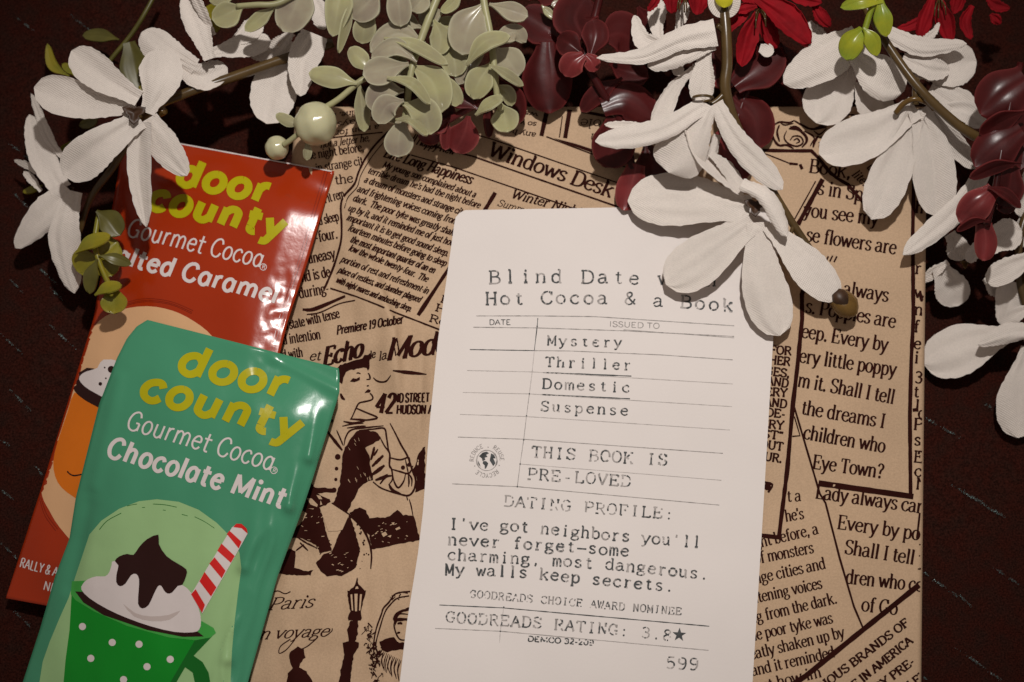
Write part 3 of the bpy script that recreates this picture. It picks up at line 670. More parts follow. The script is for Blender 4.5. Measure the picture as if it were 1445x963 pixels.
# right part
rl([(1060, 212), (1112, 213), (1145, 213), (1156, 224), (1168, 240), (1180, 251), (1197, 261), (1208, 274), (1219, 287), (1232, 300)], 4.6)
rl([(1060, 211), (1085, 219), (1115, 231)], 1.7); rl([(1114, 231), (1126, 232)], 3.2); rl([(1129, 232), (1132, 239)], 4)
rl([(1062, 231), (1080, 235), (1096, 238)], 4.5, taper=.7)
rl([(1161, 253), (1126, 317)], 6.5, rnd=.2); rl([(1151, 256), (1121, 310)], 1.8)
rl([(1108, 330), (1060, 420)], 5)
for s, a, b, xh in [("Book,", (1141, 243), (1200, 252), 13), ("s in Spr", (1153, 274), (1226, 285), 13.5), ("you see my", (1133, 305), (1239, 318), 13.5), ("se flowers are", (1137, 340), (1264, 359), 13.5),
                    ("always", (1189, 416), (1253, 426), 13.5), ("s. Poppies are", (1136, 441), (1263, 463), 13.5), ("eep. Every by", (1130, 476), (1252, 496), 13.5),
                    ("ery little poppy", (1127, 511), (1264, 531), 13.5), ("m it. Shall I tell", (1125, 545), (1261, 570), 13.5), ("the dreams I", (1130, 584), (1248, 604), 13.5),
                    ("children who", (1133, 619), (1248, 639), 13.5), ("Eye Town?", (1146, 661), (1246, 675), 13.5), ("Lady always care", (1150, 703), (1312, 726), 13.5),
                    ("Every by popp", (1181, 746), (1322, 766), 13.5), ("Shall I tell yo", (1191, 781), (1318, 801), 13.5), ("dren who co", (1193, 823), (1302, 835), 13.5), ("of Go", (1215, 862), (1266, 868), 13.5),
                    ("t a", (1111, 708), (1131, 707), 11), ("he's", (1109, 736), (1135, 732), 11), ("ight before, a", (1062, 775), (1156, 753), 11), ("of monsters", (1066, 796), (1149, 780), 11),
                    ("nge cities and", (1066, 824), (1166, 802), 11), ("htening voices", (1062, 852), (1161, 830), 11), ("ng from the dark.", (1060, 880), (1182, 851), 11),
                    ("he poor tyke was", (1060, 905), (1176, 879), 11), ("eatly shaken up by", (1060, 931), (1193, 899), 11), ("and it reminded", (1062, 954), (1179, 927), 11), ("just how im", (1062, 979), (1160, 955), 11)]:
    text(ink, s, [a, b], xh, 3.3 if xh > 12 else 2.5, 1.25 if xh > 12 else 1.05, sub=4, rnd=.1)
ink.line([(1166, 368), (1169, 362)], 2.2); ink.line([(1171, 369), (1175, 361)], 2.4); ink.line([(1177, 370), (1181, 362)], 2.4)
for s, a, b in [("lite.", (1201, 247), (1219, 263)), ("ute c", (1222, 237), (1241, 254)), ("to, b", (1239, 222), (1262, 243)), ("the f", (1250, 207), (1280, 232)), ("and o", (1224, 300), (1250, 302))]:
    text(ink, s, [a, b], 8.5, 2.1, 1.1, slant=.25)
for s, a, b in [("FOR", (1086, 499), (1117, 501)), ("HER", (1085, 513), (1115, 516)), ("GES,", (1079, 528), (1114, 533)), ("AND", (1081, 542), (1112, 547)), ("ERY", (1080, 558), (1111, 560)),
                ("AND", (1078, 572), (1110, 576)), ("DE-", (1080, 587), (1108, 590)), ("ERY", (1074, 603), (1106, 606)), ('ST"', (1075, 617), (1105, 621)), ("OUT", (1072, 632), (1105, 636)), ("OUR.", (1068, 648), (1103, 653)),
                ("CURIOUS BRANDS OF", (1138, 992), (1284, 881)), ("MADE IN AMERICA", (1180, 994), (1289, 906)), ("BY PRE-", (1239, 976), (1292, 936)), ("SELLER", (1262, 990), (1310, 954))]:
    text(ink, s, [a, b], 7.8, 2.9, 1.8, rnd=.12)
rl([(1291, 190), (1288, 330), (1289, 450), (1286, 506), (1284, 585), (1285, 697)], 5.5, rnd=.1)
rl([(1155, 682), (1289, 701)], 8, rnd=.06)
rl([(1137, 400), (1131.5, 416), (1132, 450), (1125, 520), (1119, 570), (1111, 663), (1105, 711), (1101, 743), (1099, 760)], 6, rnd=.15)
rl([(1102, 759), (1060, 754)], 5.5)
rl([(1121, 575), (1157, 697), (1165, 710), (1185, 788), (1205, 856), (1219, 889)], 2.7); rl([(1121, 588), (1129, 615), (1118, 616)], 1.8)
rl([(1304, 820), (1219, 888), (1137, 954), (1090, 985)], 7.5, rnd=.08)
for x, y, c in [(1291, 300, 'h'), (1290, 340, 'n'), (1291, 386, 'r'), (1290, 420, 'w'), (1290, 444, 'n'), (1289, 468, 'f'), (1289, 492, 'e'), (1290, 512, 'i'), (1290, 540, '3'), (1289, 560, 't'), (1291, 580, 'l'),
                (1289, 606, 'P'), (1290, 628, 's'), (1289, 652, 'E'), (1290, 672, 'c'), (1292, 690, 'N'), (1295, 590, 'q'), (1295, 425, 'v'), (1294, 640, '.')]:
    text(ink, c, [(x, y), (x + 12, y + 1)], 11, 3.0, 1.6, fit=False, rnd=.25)
rl([(1296, 578), (1288, 579)], 5); rl([(1298, 724), (1294, 760)], 3); rl([(1299, 850), (1294, 856)], 6)
ink.build('printed_text', 'black_ink', book)

# pictures printed on the paper
ink = Ink(z_book); ink.clip = lambda x, y: y > YT + 3
A4 = lambda pts: [(370 + x / 6.017, 440 + y / 6.017) for x, y in pts]
A5 = lambda pts: [(390 + x / 6.017, 590 + y / 6.017) for x, y in pts]
AN = lambda pts: [(300 + x * .2803, 693 + y * .2803) for x, y in pts]
A7 = lambda pts: [(1080 + x / 6.017, 160 + y / 6.017) for x, y in pts]
def pg(c, pts, h=.06):
    q = c(pts); o = []
    for a, b in zip(q, q[1:] + q[:1]):
        m = max(1, int(math.dist(a, b) / 3.2)); L = math.dist(a, b) or 1
        for i in range(m):
            j = R.gauss(0, .45)
            o.append((a[0] + (b[0] - a[0]) * i / m - (b[1] - a[1]) / L * j, a[1] + (b[1] - a[1]) * i / m + (b[0] - a[0]) / L * j))
    ink.poly(o, h)
def st(c, pts, w, taper=.5, h=.075): ink.line(c(pts), w * 1.28 + .15, h, smooth=4, taper=taper, rnd=.15)
text(ink, "Premiere 19 October", [(475, 472), (569, 456)], 8, 2.6, 1.4, slant=.25)
text(ink, "et", [(436, 509), (452, 508)], 9, 2.2, 1.0, slant=.35)
text(ink, "Echo", [(455, 517), (511, 503)], 17, 6.8, 2.6, slant=.45, sub=5)
text(ink, "de", [(519, 508), (530, 504)], 7, 2.0, 1.0, slant=.4); text(ink, "la", [(534, 509), (546, 506)], 8, 2.0, 1.0, slant=.4)
text(ink, "Mode", [(545, 508), (632, 497)], 20, 7.4, 2.8, slant=.4, sub=5)
text(ink, "42", [(528, 583), (556, 583)], 19, 6.2, 3.0, slant=.2, sans=True)
text(ink, "ND STREET", [(556, 568), (606, 567)], 8.5, 2.7, 1.8, sans=True, slant=.08)
text(ink, "HUDSON AV", [(559, 584), (618, 584)], 8.5, 2.9, 1.8, sans=True, slant=.08)
text(ink, "Paris", [(378, 861), (441, 857)], 11.5, 2.7, 1.0, slant=.62, sub=5)
text(ink, "on voyage", [(352, 903), (462, 898)], 11, 2.7, 1.0, slant=.62, sub=5)
rl([(382, 838), (392, 834), (402, 838), (410, 835)], 1.4, smooth=4); rl([(462, 896), (468, 891), (469, 887)], 1.4, smooth=3)
rl([(416, 903), (404, 917), (394, 922), (396, 912), (410, 902)], 1.3, smooth=4); rl([(446, 902), (434, 912), (424, 917)], 1.4, smooth=4)
pg(A4, [(600, 470), (640, 480), (660, 450), (760, 422), (850, 398), (868, 370), (918, 365), (916, 420), (900, 500), (886, 478), (860, 470), (780, 490), (710, 512), (690, 560), (680, 612), (660, 600), (640, 540)])
pg(A4, [(745, 592), (770, 565), (800, 572), (830, 553), (830, 582), (785, 600)])
pg(A4, [(865, 686), (900, 660), (921, 668), (914, 690)])
st(A4, [(800, 522), (815, 520), (836, 527)], 1.2); st(A4, [(884, 576), (915, 570), (908, 532), (896, 524)], 1.6); st(A4, [(888, 632), (906, 627)], 1.5)
st(A4, [(915, 692), (932, 710), (940, 732), (925, 750), (870, 764), (825, 775), (800, 812), (770, 880), (750, 917)], 1.6, .2)
st(A4, [(665, 695), (680, 730), (702, 747)], 3); st(A4, [(800, 820), (880, 855), (980, 900), (900, 920), (830, 914), (755, 912)], 1.6, .2)
st(A4, [(943, 560), (970, 585), (1010, 597), (1055, 588), (1092, 540)], 1.8); st(A4, [(1108, 500), (1200, 512), (1300, 522), (1396, 532)], 3.6, .75)
st(A4, [(690, 932), (770, 945), (870, 930)], 2); st(A4, [(585, 915), (600, 940)], 3)
pg(A5, [(690, 105), (760, 103), (840, 120), (890, 168), (870, 187), (820, 215), (750, 255), (790, 320), (800, 420), (820, 480), (822, 530), (780, 535), (740, 560), (700, 605), (650, 700), (605, 790), (590, 808), (480, 740), (500, 680), (530, 600), (552, 450), (560, 330), (580, 250), (622, 190), (680, 115)])
pg(A5, [(1262, 240), (1210, 300), (1180, 390), (1160, 432), (1190, 520), (1178, 634), (1262, 600)])
for p, w in [([(430, 110), (500, 200), (560, 275)], 3.2), ([(512, 105), (545, 180), (568, 235)], 1.6), ([(575, 232), (590, 160), (640, 100), (780, 80), (910, 66)], 1.7), ([(560, 70), (640, 52), (740, 44)], 1.6),
             ([(570, 28), (650, 44), (700, 30)], 1.5), ([(600, 85), (700, 72), (760, 68)], 1.5), ([(640, 12), (760, 18), (850, 0)], 1.5), ([(700, 105), (820, 95), (915, 88), (935, 160), (950, 260), (965, 305)], 1.8),
             ([(965, 45), (1010, 130), (1060, 230), (1112, 320), (1150, 430), (1182, 520), (1172, 600), (1130, 655), (1060, 650), (900, 600), (820, 542)], 2.2),
             ([(880, 165), (920, 240), (962, 300), (960, 400), (980, 440), (985, 520), (960, 560)], 2.0), ([(955, 335), (1050, 355), (1120, 335), (1135, 370)], 1.8), ([(980, 435), (1050, 455), (1125, 470), (1160, 405)], 1.8),
             ([(1095, 350), (1108, 410), (1120, 468)], 1.5), ([(985, 470), (1000, 540), (1035, 592), (1080, 540), (1096, 478)], 1.8), ([(1125, 475), (1150, 520), (1148, 580)], 1.8), ([(1120, 478), (1126, 540), (1122, 585)], 1.8),
             ([(955, 560), (985, 610), (1060, 648)], 3), ([(832, 245), (822, 290), (803, 355)], 3), ([(862, 265), (840, 300), (826, 320)], 2.2), ([(908, 318), (860, 365), (812, 412)], 3.4), ([(918, 402), (870, 440), (815, 480)], 4), ([(945, 480), (890, 510), (840, 528)], 3), ([(980, 490), (930, 500), (880, 560)], 2.4),
             ([(1105, 660), (1115, 700)], 1.2), ([(1128, 690), (1145, 750), (1160, 830)], 1.4)]:
    st(A5, p, w)
for x, y, r in [(521, 330, 4), (511, 430, 2.6), (505, 522, 2.3), (490, 612, 3.5), (1075, 421, 3), (1127, 397, 2.8)]:
    q = A5([(x, y)])[0]; ink.disc(q[0], q[1], r, .07)
pg(A5, [(270, 575), (300, 560), (330, 590), (480, 600), (505, 630), (430, 632), (340, 640), (455, 690), (460, 712), (420, 740), (360, 762), (400, 900), (420, 970), (140, 970), (180, 915), (265, 890), (280, 822), (205, 775), (230, 700)])
pg(AN, [(440, 170), (490, 90), (540, 85), (600, 300), (540, 310), (520, 270), (440, 236), (390, 240), (395, 210)])
pg(AN, [(690, 122), (640, 210), (600, 302), (560, 318), (520, 362), (545, 402), (575, 430), (610, 424), (650, 428), (690, 408), (722, 386), (742, 300), (720, 210)])
st(AN, [(600, 60), (640, 90), (690, 122), (750, 180), (786, 250), (800, 320), (796, 392)], 2.4)
pg(AN, [(690, 112), (715, 92), (740, 84), (775, 98), (790, 140), (830, 132), (870, 138), (900, 118), (930, 95), (960, 122), (1012, 126), (1045, 246), (960, 262), (850, 286), (800, 292), (790, 222), (740, 162)])
pg(AN, [(385, 292), (420, 304), (412, 385), (470, 404), (505, 398), (494, 424), (400, 424), (335, 416), (360, 330)])
for p in [[(430, 235), (470, 260), (520, 285)], [(440, 260), (480, 300)], [(420, 300), (460, 270)], [(520, 290), (560, 260), (590, 250)], [(540, 320), (570, 280), (600, 270)]]: st(AN, p, 1.8)
for k in range(26):
    x, y = R.uniform(715, 790), R.uniform(150, 400)
    if (x - 690) / 110 < (y - 110) / 260 + .2: q = AN([(x, y)])[0]; ink.disc(q[0], q[1], R.uniform(.6, 1.5), .075, 6)
ink.build('printed_picture', 'black_ink', book)
# lamp post, figure and oval frame
ink = Ink(z_book)
pg(AN, [(728, 434), (735, 470), (766, 502), (772, 500), (768, 522), (756, 560), (746, 606), (750, 640), (746, 654), (682, 652), (680, 640), (692, 606), (684, 550), (678, 502), (686, 502), (716, 474)])
pg(AN, [(694, 654), (735, 654), (730, 720), (716, 758), (737, 764), (735, 785), (710, 822), (700, 880), (692, 985), (632, 985), (650, 880), (664, 822), (655, 787), (655, 766), (686, 756), (680, 700)])
pg(AN, [(396, 805), (428, 786), (458, 798), (466, 838), (442, 868), (436, 888), (472, 908), (500, 950), (508, 985), (366, 985), (380, 920), (406, 890), (388, 862), (386, 826)])
st(AN, [(995, 506), (950, 510), (915, 522), (888, 560), (860, 590), (850, 620), (825, 690), (812, 760), (812, 830)], 1.6, .1); st(AN, [(990, 528), (930, 540), (895, 572), (868, 610), (842, 690), (822, 770), (830, 820)], 1.4, .1)
for k in range(70):
    t = R.random(); x = 790 + 40 * t + R.gauss(0, 14); y = 690 + 260 * t + R.gauss(0, 14)
    q = AN([(x, y), (x + R.uniform(-14, 14), y + R.uniform(-14, 14)), (x + R.uniform(-18, 18), y + R.uniform(5, 22))]); ink.line(q, R.uniform(.8, 1.8), .07 + k * .001, smooth=3)
for k in range(16):
    t = R.random(); x = 880 + 110 * t; y = 545 - 40 * t + R.gauss(0, 5)
    q = AN([(x, y), (x + R.uniform(-14, 14), y + R.uniform(-14, 14))]); ink.line(q, R.uniform(.8, 1.6), .07 + k * .001)
for k in range(14):
    x = 835 + k * 8; st(AN, [(x + 10, 800 + k * 4), (x - 5 + R.uniform(-8, 8), 840 + k * 5), (x + R.uniform(-10, 10), 880 + k * 6)], 1.1)
pg(AN, [(905, 642), (925, 612), (955, 598), (995, 586), (995, 600), (950, 612), (930, 640), (995, 640), (995, 652), (930, 656), (920, 680), (915, 654)])
pg(AN, [(840, 760), (880, 740), (915, 735), (930, 760), (995, 770), (995, 790), (930, 800), (880, 810), (850, 800)])
st(AN, [(916, 655), (914, 680), (925, 720), (945, 748), (980, 750)], 1.6); st(AN, [(930, 668), (945, 665), (955, 670)], 2.4); st(AN, [(928, 715), (945, 712)], 2)
st(AN, [(920, 625), (950, 618), (990, 622)], 1.3)
ink.build('lamp_picture', 'black_ink', book)
# rose drawing
ink = Ink(z_book)
for p, w in [([(60, 110), (120, 75), (200, 80), (245, 62)], 2), ([(245, 62), (320, 105), (395, 135), (520, 120)], 2.4), ([(70, 120), (60, 190), (110, 270), (180, 270), (240, 300)], 2.6), ([(120, 100), (100, 160), (120, 240)], 2.4),
             ([(180, 150), (160, 210), (200, 260), (270, 280), (320, 250), (300, 200), (240, 195), (210, 230)], 1.9), ([(200, 130), (280, 140), (340, 190), (350, 240), (310, 290)], 3), ([(210, 120), (260, 125), (310, 150)], 4), ([(240, 230), (270, 215), (290, 240), (260, 255)], 1.6),
             ([(330, 150), (400, 190), (420, 220)], 1.8), ([(450, 190), (420, 240), (405, 290)], 3), ([(410, 150), (460, 180), (520, 130)], 1.8), ([(440, 200), (520, 215), (500, 240), (450, 250)], 1.8), ([(420, 130), (480, 110), (550, 90)], 3), ([(380, 280), (420, 210)], 1.4), ([(455, 290), (470, 250)], 1.5),
             ([(130, 85), (170, 100), (240, 85)], 1.4), ([(690, 10), (740, 15), (790, 40)], 2), ([(800, 60), (860, 80)], 2), ([(560, 70), (640, 30)], 4)]:
    st(A7, p, w)
ink.build('rose_picture', 'black_ink', book)
ink = Ink(z_book); ink.disc(1083, 687, 5, .06); ink.line([(1076, 680), (1090, 684), (1084, 695)], 3, smooth=3)
ink.build('printed_ornament', 'black_ink', book)
ink = Ink(z_book)   # paper showing through inside the pictures
for p in [[(694, 522), (703, 520), (708, 602), (701, 602)], [(714, 518), (730, 518), (727, 606), (717, 606)], [(742, 520), (752, 520), (744, 602), (737, 602)], [(722, 482), (730, 480), (735, 492), (718, 494)],
          [(850, 215), (870, 205), (880, 220), (860, 232)], [(900, 160), (916, 158), (912, 172)], [(880, 228), (900, 222), (896, 235)], [(920, 190), (940, 180), (946, 190), (925, 198)]]:
    ink.poly(AN(p), .1)
for p in [[(258, 680), (300, 684), (352, 738), (345, 756), (290, 735)], [(340, 655), (372, 660), (390, 690), (362, 690)], [(375, 700), (390, 735), (372, 740)], [(270, 768), (320, 770), (312, 776)], [(370, 765), (470, 730), (615, 825), (560, 950), (520, 960), (440, 962)]]:
    ink.poly(A5(p), .1)
for k in range(46):
    x, y = R.choice([(R.uniform(800, 1010), R.uniform(150, 260)), (R.uniform(570, 700), R.uniform(310, 410)), (R.uniform(420, 560), R.uniform(120, 290))])
    a = R.uniform(-.9, .5); L = R.uniform(4, 16)
    ink.line(AN([(x, y), (x + L * math.cos(a), y + L * math.sin(a))]), R.uniform(.5, 1.1), .1, rnd=.4, step=1.5)
for k in range(16):
    x, y = R.uniform(585, 790), R.uniform(140, 560); a = R.uniform(.9, 1.6)
    ink.line(A5([(x, y), (x + 28 * math.cos(a), y + 28 * math.sin(a))]), R.uniform(.4, .7), .1, rnd=.4, step=1.5)
ink.build('bare_patch', 'kraft', book)

# ------------------------------------------------------------------ the card
card = thing('library_card', P(830, 700, HB), 'white typewritten library due-date card lying on the kraft-wrapped book', 'card')
V = []; F = []
nu, nv = 40, 84
for j in range(nv + 1):
    for i in range(nu + 1):
        u = i / nu; v = j / nv
        y0 = 297 + (289 - 297) * u; y1 = 1095 + 28 * u
        py = y0 + (y1 - y0) * v
        l, r = pw(py, CL), pw(py, CR_)
        # rounded corners
        cu, cv = min(u, 1 - u) * 455, min(v, 1 - v) * 800
        px = l + (r - l) * u
        rc = 13
        if cu < rc and cv < rc:
            d = math.hypot(rc - cu, rc - cv)
            if d > rc:
                k = rc / d
                nu_, nv_ = rc - (rc - cu) * k, rc - (rc - cv) * k
                px += (nu_ - cu) * (1 if u < .5 else -1); py += (nv_ - cv) * (1 if v < .5 else -1)
        V.append(P(px, py, z_card(px, py)))
for j in range(nv):
    for i in range(nu):
        a = j * (nu + 1) + i
        F.append((a, a + nu + 1, a + nu + 2, a + 1))
mesh('card_sheet', V, F, 'card', card, solid=0.0002, off=-1)

def fade(amount, sc=4.5, seed=0):
    return lambda x, y: noise.noise(Vector((x / sc, y / sc, seed))) + .25 * noise.noise(Vector((x / 40, y / 40, seed))) > amount
inkA = Ink(z_card); inkB = Ink(z_card); inkC = Ink(z_card)
def typed(s, base, cap, T=1.75, amt=.28, cut=.4):
    xh = cap * .70; T *= 1.25; amt -= .05
    text(inkA, s, base, xh, T, T * .8, mono=True, sub=4, rnd=.25, h=.05, drop=fade(amt, 4.0, len(s)), cutp=cut)
    text(inkB, s, base, xh, T * 1.15, T * .85, mono=True, sub=4, rnd=.2, h=.035, drop=fade(amt + .22, 3.4, len(s) + 3))
typed("Blind Date with", [(689, 400), (800, 399), (1012, 404)], 17.5, 2.0, .34)
typed("Hot Cocoa & a Book", [(685, 430), (850, 429), (940, 433), (1034, 440)], 17, 2.0, .3)
typed("Mystery", [(772, 487), (878, 490)], 13, 1.7, .2); typed("Thriller", [(769, 517), (891, 522)], 13, 1.7, .2)
typed("Domestic", [(765, 548), (889, 554)], 13.5, 1.7, .22); typed("Suspense", [(762, 580), (887, 586)], 13.5, 1.7, .22)
typed("THIS BOOK IS", [(750, 645), (941, 657)], 15, 1.8, .1, cut=.65); typed("PRE-LOVED", [(744, 676), (889, 687)], 15, 1.8, .1, cut=.65)
typed("DATING PROFILE:", [(711, 714), (950, 733)], 14.5, 1.7, .06, cut=.65)
typed("I've got neighbors you'll", [(634, 747), (735, 750.5), (825, 759), (988, 773)], 15, 1.9, .25)
typed("never forget~some", [(632, 769), (730, 774), (887, 785)], 15, 2.0, .34)
typed("charming, most dangerous.", [(631, 790), (740, 796), (860, 804), (999, 818)], 15, 1.9, .3)
typed("My walls keep secrets.", [(628, 811), (735, 815), (840, 825), (950, 835)], 15, 2.0, .34)
typed("GOODREADS CHOICE AWARD NOMINEE", [(663, 843), (961, 868)], 10, 1.3, .06, cut=.65)
typed("GOODREADS RATING: 3.8", [(629, 878), (790, 889), (947, 904)], 14.5, 1.7, .04, cut=.65)
typed("599", [(939, 943), (985, 946)], 16, 1.8, .15)
text(inkA, "DATE", [(690, 458.5), (721, 458.5)], 5, 1.2, 1.0, sans=True, rnd=.2, h=.05); text(inkB, "ISSUED TO", [(859, 461), (931, 464)], 5.2, 1.3, 1.0, sans=True, rnd=.25, h=.05)
text(inkA, "DEMCO 32-209", [(744, 905), (838, 911)], 5, 1.9, 1.5, sans=True, rnd=.3, h=.05, drop=fade(.3, 3))
st_ = []
for k in range(10):
    a = -math.pi / 2 + k * math.pi / 5 + .06; r = 10.2 if k % 2 == 0 else 4.1
    st_.append((958.5 + r * math.cos(a), 896 + r * math.sin(a)))
inkA.poly(st_, .05)
for pts, w, kk in [([(672, 446), (756, 446), (840, 447), (1036, 460)], 1.1, 1), ([(668, 462), (759, 463), (880, 467), (1036, 475)], 1.1, 1), ([(880, 465.5), (1036, 477)], .8, 1), ([(663, 493.5), (754, 495)], 1.2, 0), ([(754, 495), (804, 495.5), (932, 501), (1034, 508)], 1, 1),
                   ([(659, 523), (751, 525), (1034, 542)], .9, 2), ([(653, 554), (747, 556), (1033, 574)], .9, 2), ([(649, 585), (743, 588), (1030, 607)], .9, 2), ([(646, 617), (739, 620), (1020, 640)], 1, 1), ([(734, 655), (1018, 678)], .8, 2),
                   ([(638, 683), (730, 687), (1015, 713)], 1, 1), ([(620, 854), (709, 858), (1001, 884)], 1.3, 0), ([(614, 887), (706, 891), (1000, 918)], .9, 1), ([(759, 449), (758, 461), (754, 495)], 1.2, 0), ([(754, 495), (751, 525), (747, 556)], .9, 2),
                   ([(747, 556), (743, 587), (739, 621)], 1, 1), ([(739, 621), (734, 655), (730, 687)], 1, 1), ([(711, 856), (706, 891), (705, 907)], .9, 2),
                   ([(767, 526), (891, 531)], 1.5, 0), ([(763, 557), (889, 563)], 1.5, 0)]:
    q = Ink(z_card); q.line(pts, w, .045, step=6, rnd=.3); q.build('ruled_line', ['blue_ink', 'faded_ink', 'pale_ink'][kk], card)
for x, y in [(747, 556), (743, 587), (739, 621), (734, 655), (730, 687), (758, 461), (711, 857), (706, 891)]: inkA.disc(x, y, 1.1, .07, 8)
# round recycling stamp
gx, gy = 687, 650
ring_ = [(gx + 14.5 * math.cos(a * .35), gy + 14.5 * math.sin(a * .35)) for a in range(19)]
inkB.line(ring_, 1.5, .05, rnd=.6)
for pl in [[(-11, -6), (-6, -11), (0, -12.5), (3, -10), (-1, -8), (1, -5), (-3, -4), (-2, -1), (-6, 1), (-7, -3)], [(-5, 1), (-1, 1), (2, 4), (1, 7), (-1, 11), (-3, 12), (-3, 7), (-6, 4)], [(6, -10), (10, -8), (12.5, -3), (9, -3), (11, 1), (12, 4), (9, 8), (6, 3), (4, 0), (5, -5)], [(-12.5, 0), (-10, 5), (-9, 9), (-12, 5)]]:
    inkA.poly([(gx + a, gy + b) for a, b in pl], .05)
word = "REDUCE . REUSE . RECYCLE . "
for i, c in enumerate(word):
    a = math.radians(-178 + i * 360 / len(word)); r = 18.5
    x, y = gx + r * math.cos(a), gy + r * math.sin(a)
    tx, ty = -math.sin(a), math.cos(a)
    if c != ' ': text(inkB, c, [(x - tx * 2.2, y - ty * 2.2), (x + tx * 2.2, y + ty * 2.2)], 4, 1.0, .8, sans=True, sub=3, rnd=.25, h=.05)
inkA.build('typed_text', 'blue_ink', card)
inkB.build('worn_text', 'faded_ink', card)

# ------------------------------------------------------------------ the two packets
def packet(name, zf, K, LE, RE, t0, t1, label, m, top_edge):
    th = thing(name, P(pw((t0 + t1) / 2, LE) + 100, (t0 + t1) / 2 + K * 200, 0), label, 'packet', 'cocoa packets')
    nu, nt = 64, 150
    V = []; F = []
    rows = [t0 + (t1 - t0) * j / nt for j in range(nt + 1)]
    for j, t in enumerate(rows):
        l, r = pw(t, LE), pw(t, RE)
        for i in range(nu + 1):
            u = i / nu
            px = l + (r - l) * u; py = t + K * px
            V.append(P(px, py, zf(px, py)))
    n1 = len(V)
    for j, t in enumerate(rows):
        l, r = pw(t, LE), pw(t, RE)
        zl_, zr_ = zf(l, t + K * l), zf(r, t + K * r)
        for i in range(nu + 1):
            u = i / nu; px = l + (r - l) * u; py = t + K * px
            e = min(u, 1 - u, j / nt, 1 - j / nt)
            V.append(P(px, py, zl_ + (zr_ - zl_) * u - .35 - .9 * sm(0, .2, e)))
    for j in range(nt):
        for i in range(nu):
            a = j * (nu + 1) + i
            F.append((a, a + nu + 1, a + nu + 2, a + 1)); F.append((n1 + a, n1 + a + 1, n1 + a + nu + 2, n1 + a + nu + 1))
    ring = [i for i in range(nu + 1)] + [j * (nu + 1) + nu for j in range(1, nt + 1)] + [nt * (nu + 1) + i for i in range(nu - 1, -1, -1)] + [j * (nu + 1) for j in range(nt - 1, 0, -1)]
    for k in range(len(ring)):
        a, b = ring[k], ring[(k + 1) % len(ring)]
        F.append((a, b, n1 + b, n1 + a))
    mesh('pouch', V, F, m, th)
    return th
def in_packet(K, LE, RE, t0, t1, pad=0):
    def f(x, y):
        t = y - K * x
        return t0 + pad <= t <= t1 - pad and pw(t, LE) + pad <= x <= pw(t, RE) - pad
    return f
def logo(th, zf, d0, d1, c0, c1, xh):
    k = Ink(zf)
    text(k, "door", [d0, d1], xh, 11.6, 10.6, sans=True, inset=True, slant=.2, sub=7, rnd=0, h=.09, round_=False)
    text(k, "county", [c0, c1], xh, 11.6, 10.6, sans=True, inset=True, slant=.2, sub=7, rnd=0, h=.09, round_=False)
    k.build('logo_lettering', 'yellow_print', th)
red = packet('cocoa_packet', z_red, K1, RL, RR, 156, 843, 'glossy red-orange salted caramel cocoa packet, partly tucked under the green packet', 'red_film', None)
logo(red, z_red, (241, 263), (374, 292), (201, 297), (396, 342), 36)
k = Ink(z_red)
text(k, "Gourmet Cocoa", [(176, 334), (368, 379)], 20.5, 2.7, 2.5, sans=True, inset=True, slant=.14, sub=5, rnd=0)
k.build('white_lettering', 'white_print', red); k = Ink(z_red)
text(k, "Salted Caramel", [(138, 367), (388, 431)], 23, 5.4, 4.9, sans=True, inset=True, slant=.14, sub=5, rnd=0)
k.build('white_lettering', 'white_print', red); k = Ink(z_red)
for a in range(16):
    k.line([(371.5 + 4.6 * math.cos(a * .3927), 377 + 4.6 * math.sin(a * .3927)), (371.5 + 4.6 * math.cos((a + 1) * .3927), 377 + 4.6 * math.sin((a + 1) * .3927))], 1, .06, rnd=0)
text(k, "R", [(369.3, 379), (374, 380)], 3.8, .9, .8, sans=True)
k.build('white_lettering', 'white_print', red); k = Ink(z_red)
text(k, "RALLY & ARTIFICIALLY FLAVORED", [(27, 800), (200, 846)], 9, 1.7, 1.4, sans=True, rnd=0)
k.build('white_lettering', 'white_print', red); k = Ink(z_red)
text(k, "NET WT 1.25 OZ", [(60, 832), (160, 858)], 8.5, 1.6, 1.4, sans=True, rnd=0)
k.clip = None
k.build('white_lettering', 'white_print', red)
I1 = lambda pts: [(x * .2803, 450 + y * .2803) for x, y in pts]
E1 = lambda pts: [(x * .2803, 230 + y * .2803) for x, y in pts]
inr = in_packet(K1, RL, RR, 156, 843, 2)
k = Ink(z_red); k.clip = inr
k.poly(E1([(440, 880), (500, 795), (600, 742), (740, 722), (870, 745), (980, 800), (1070, 875), (1150, 1000)]) + I1([(1200, 400), (1100, 900), (800, 1300), (560, 1260), (420, 1180), (300, 1050), (245, 960), (215, 900), (208, 820), (250, 690), (300, 540), (345, 400), (385, 250), (420, 140)]), .06, smooth=3)
pic = k.build('cup_picture', 'tan_print', red)
k = Ink(z_red); k.clip = inr
k.poly(I1([(375, 372), (440, 410), (500, 440), (900, 640), (900, 900), (700, 1000), (480, 960), (375, 900), (310, 850), (278, 795), (268, 720), (290, 620), (340, 470)]), .10, smooth=2); k.build('orange_cup', 'orange_print', pic)
k = Ink(z_red); k.clip = inr
k.poly(I1([(366, 335), (378, 290), (420, 258), (470, 250), (640, 330), (900, 470), (900, 660), (500, 450), (420, 405), (380, 370)]), .13, smooth=2)
k.line(I1([(338, 768), (352, 782), (375, 790), (420, 782)]), 2.0, .14, smooth=4); k.build('cup_rim', 'brown_print', pic)
k = Ink(z_red); k.clip = inr
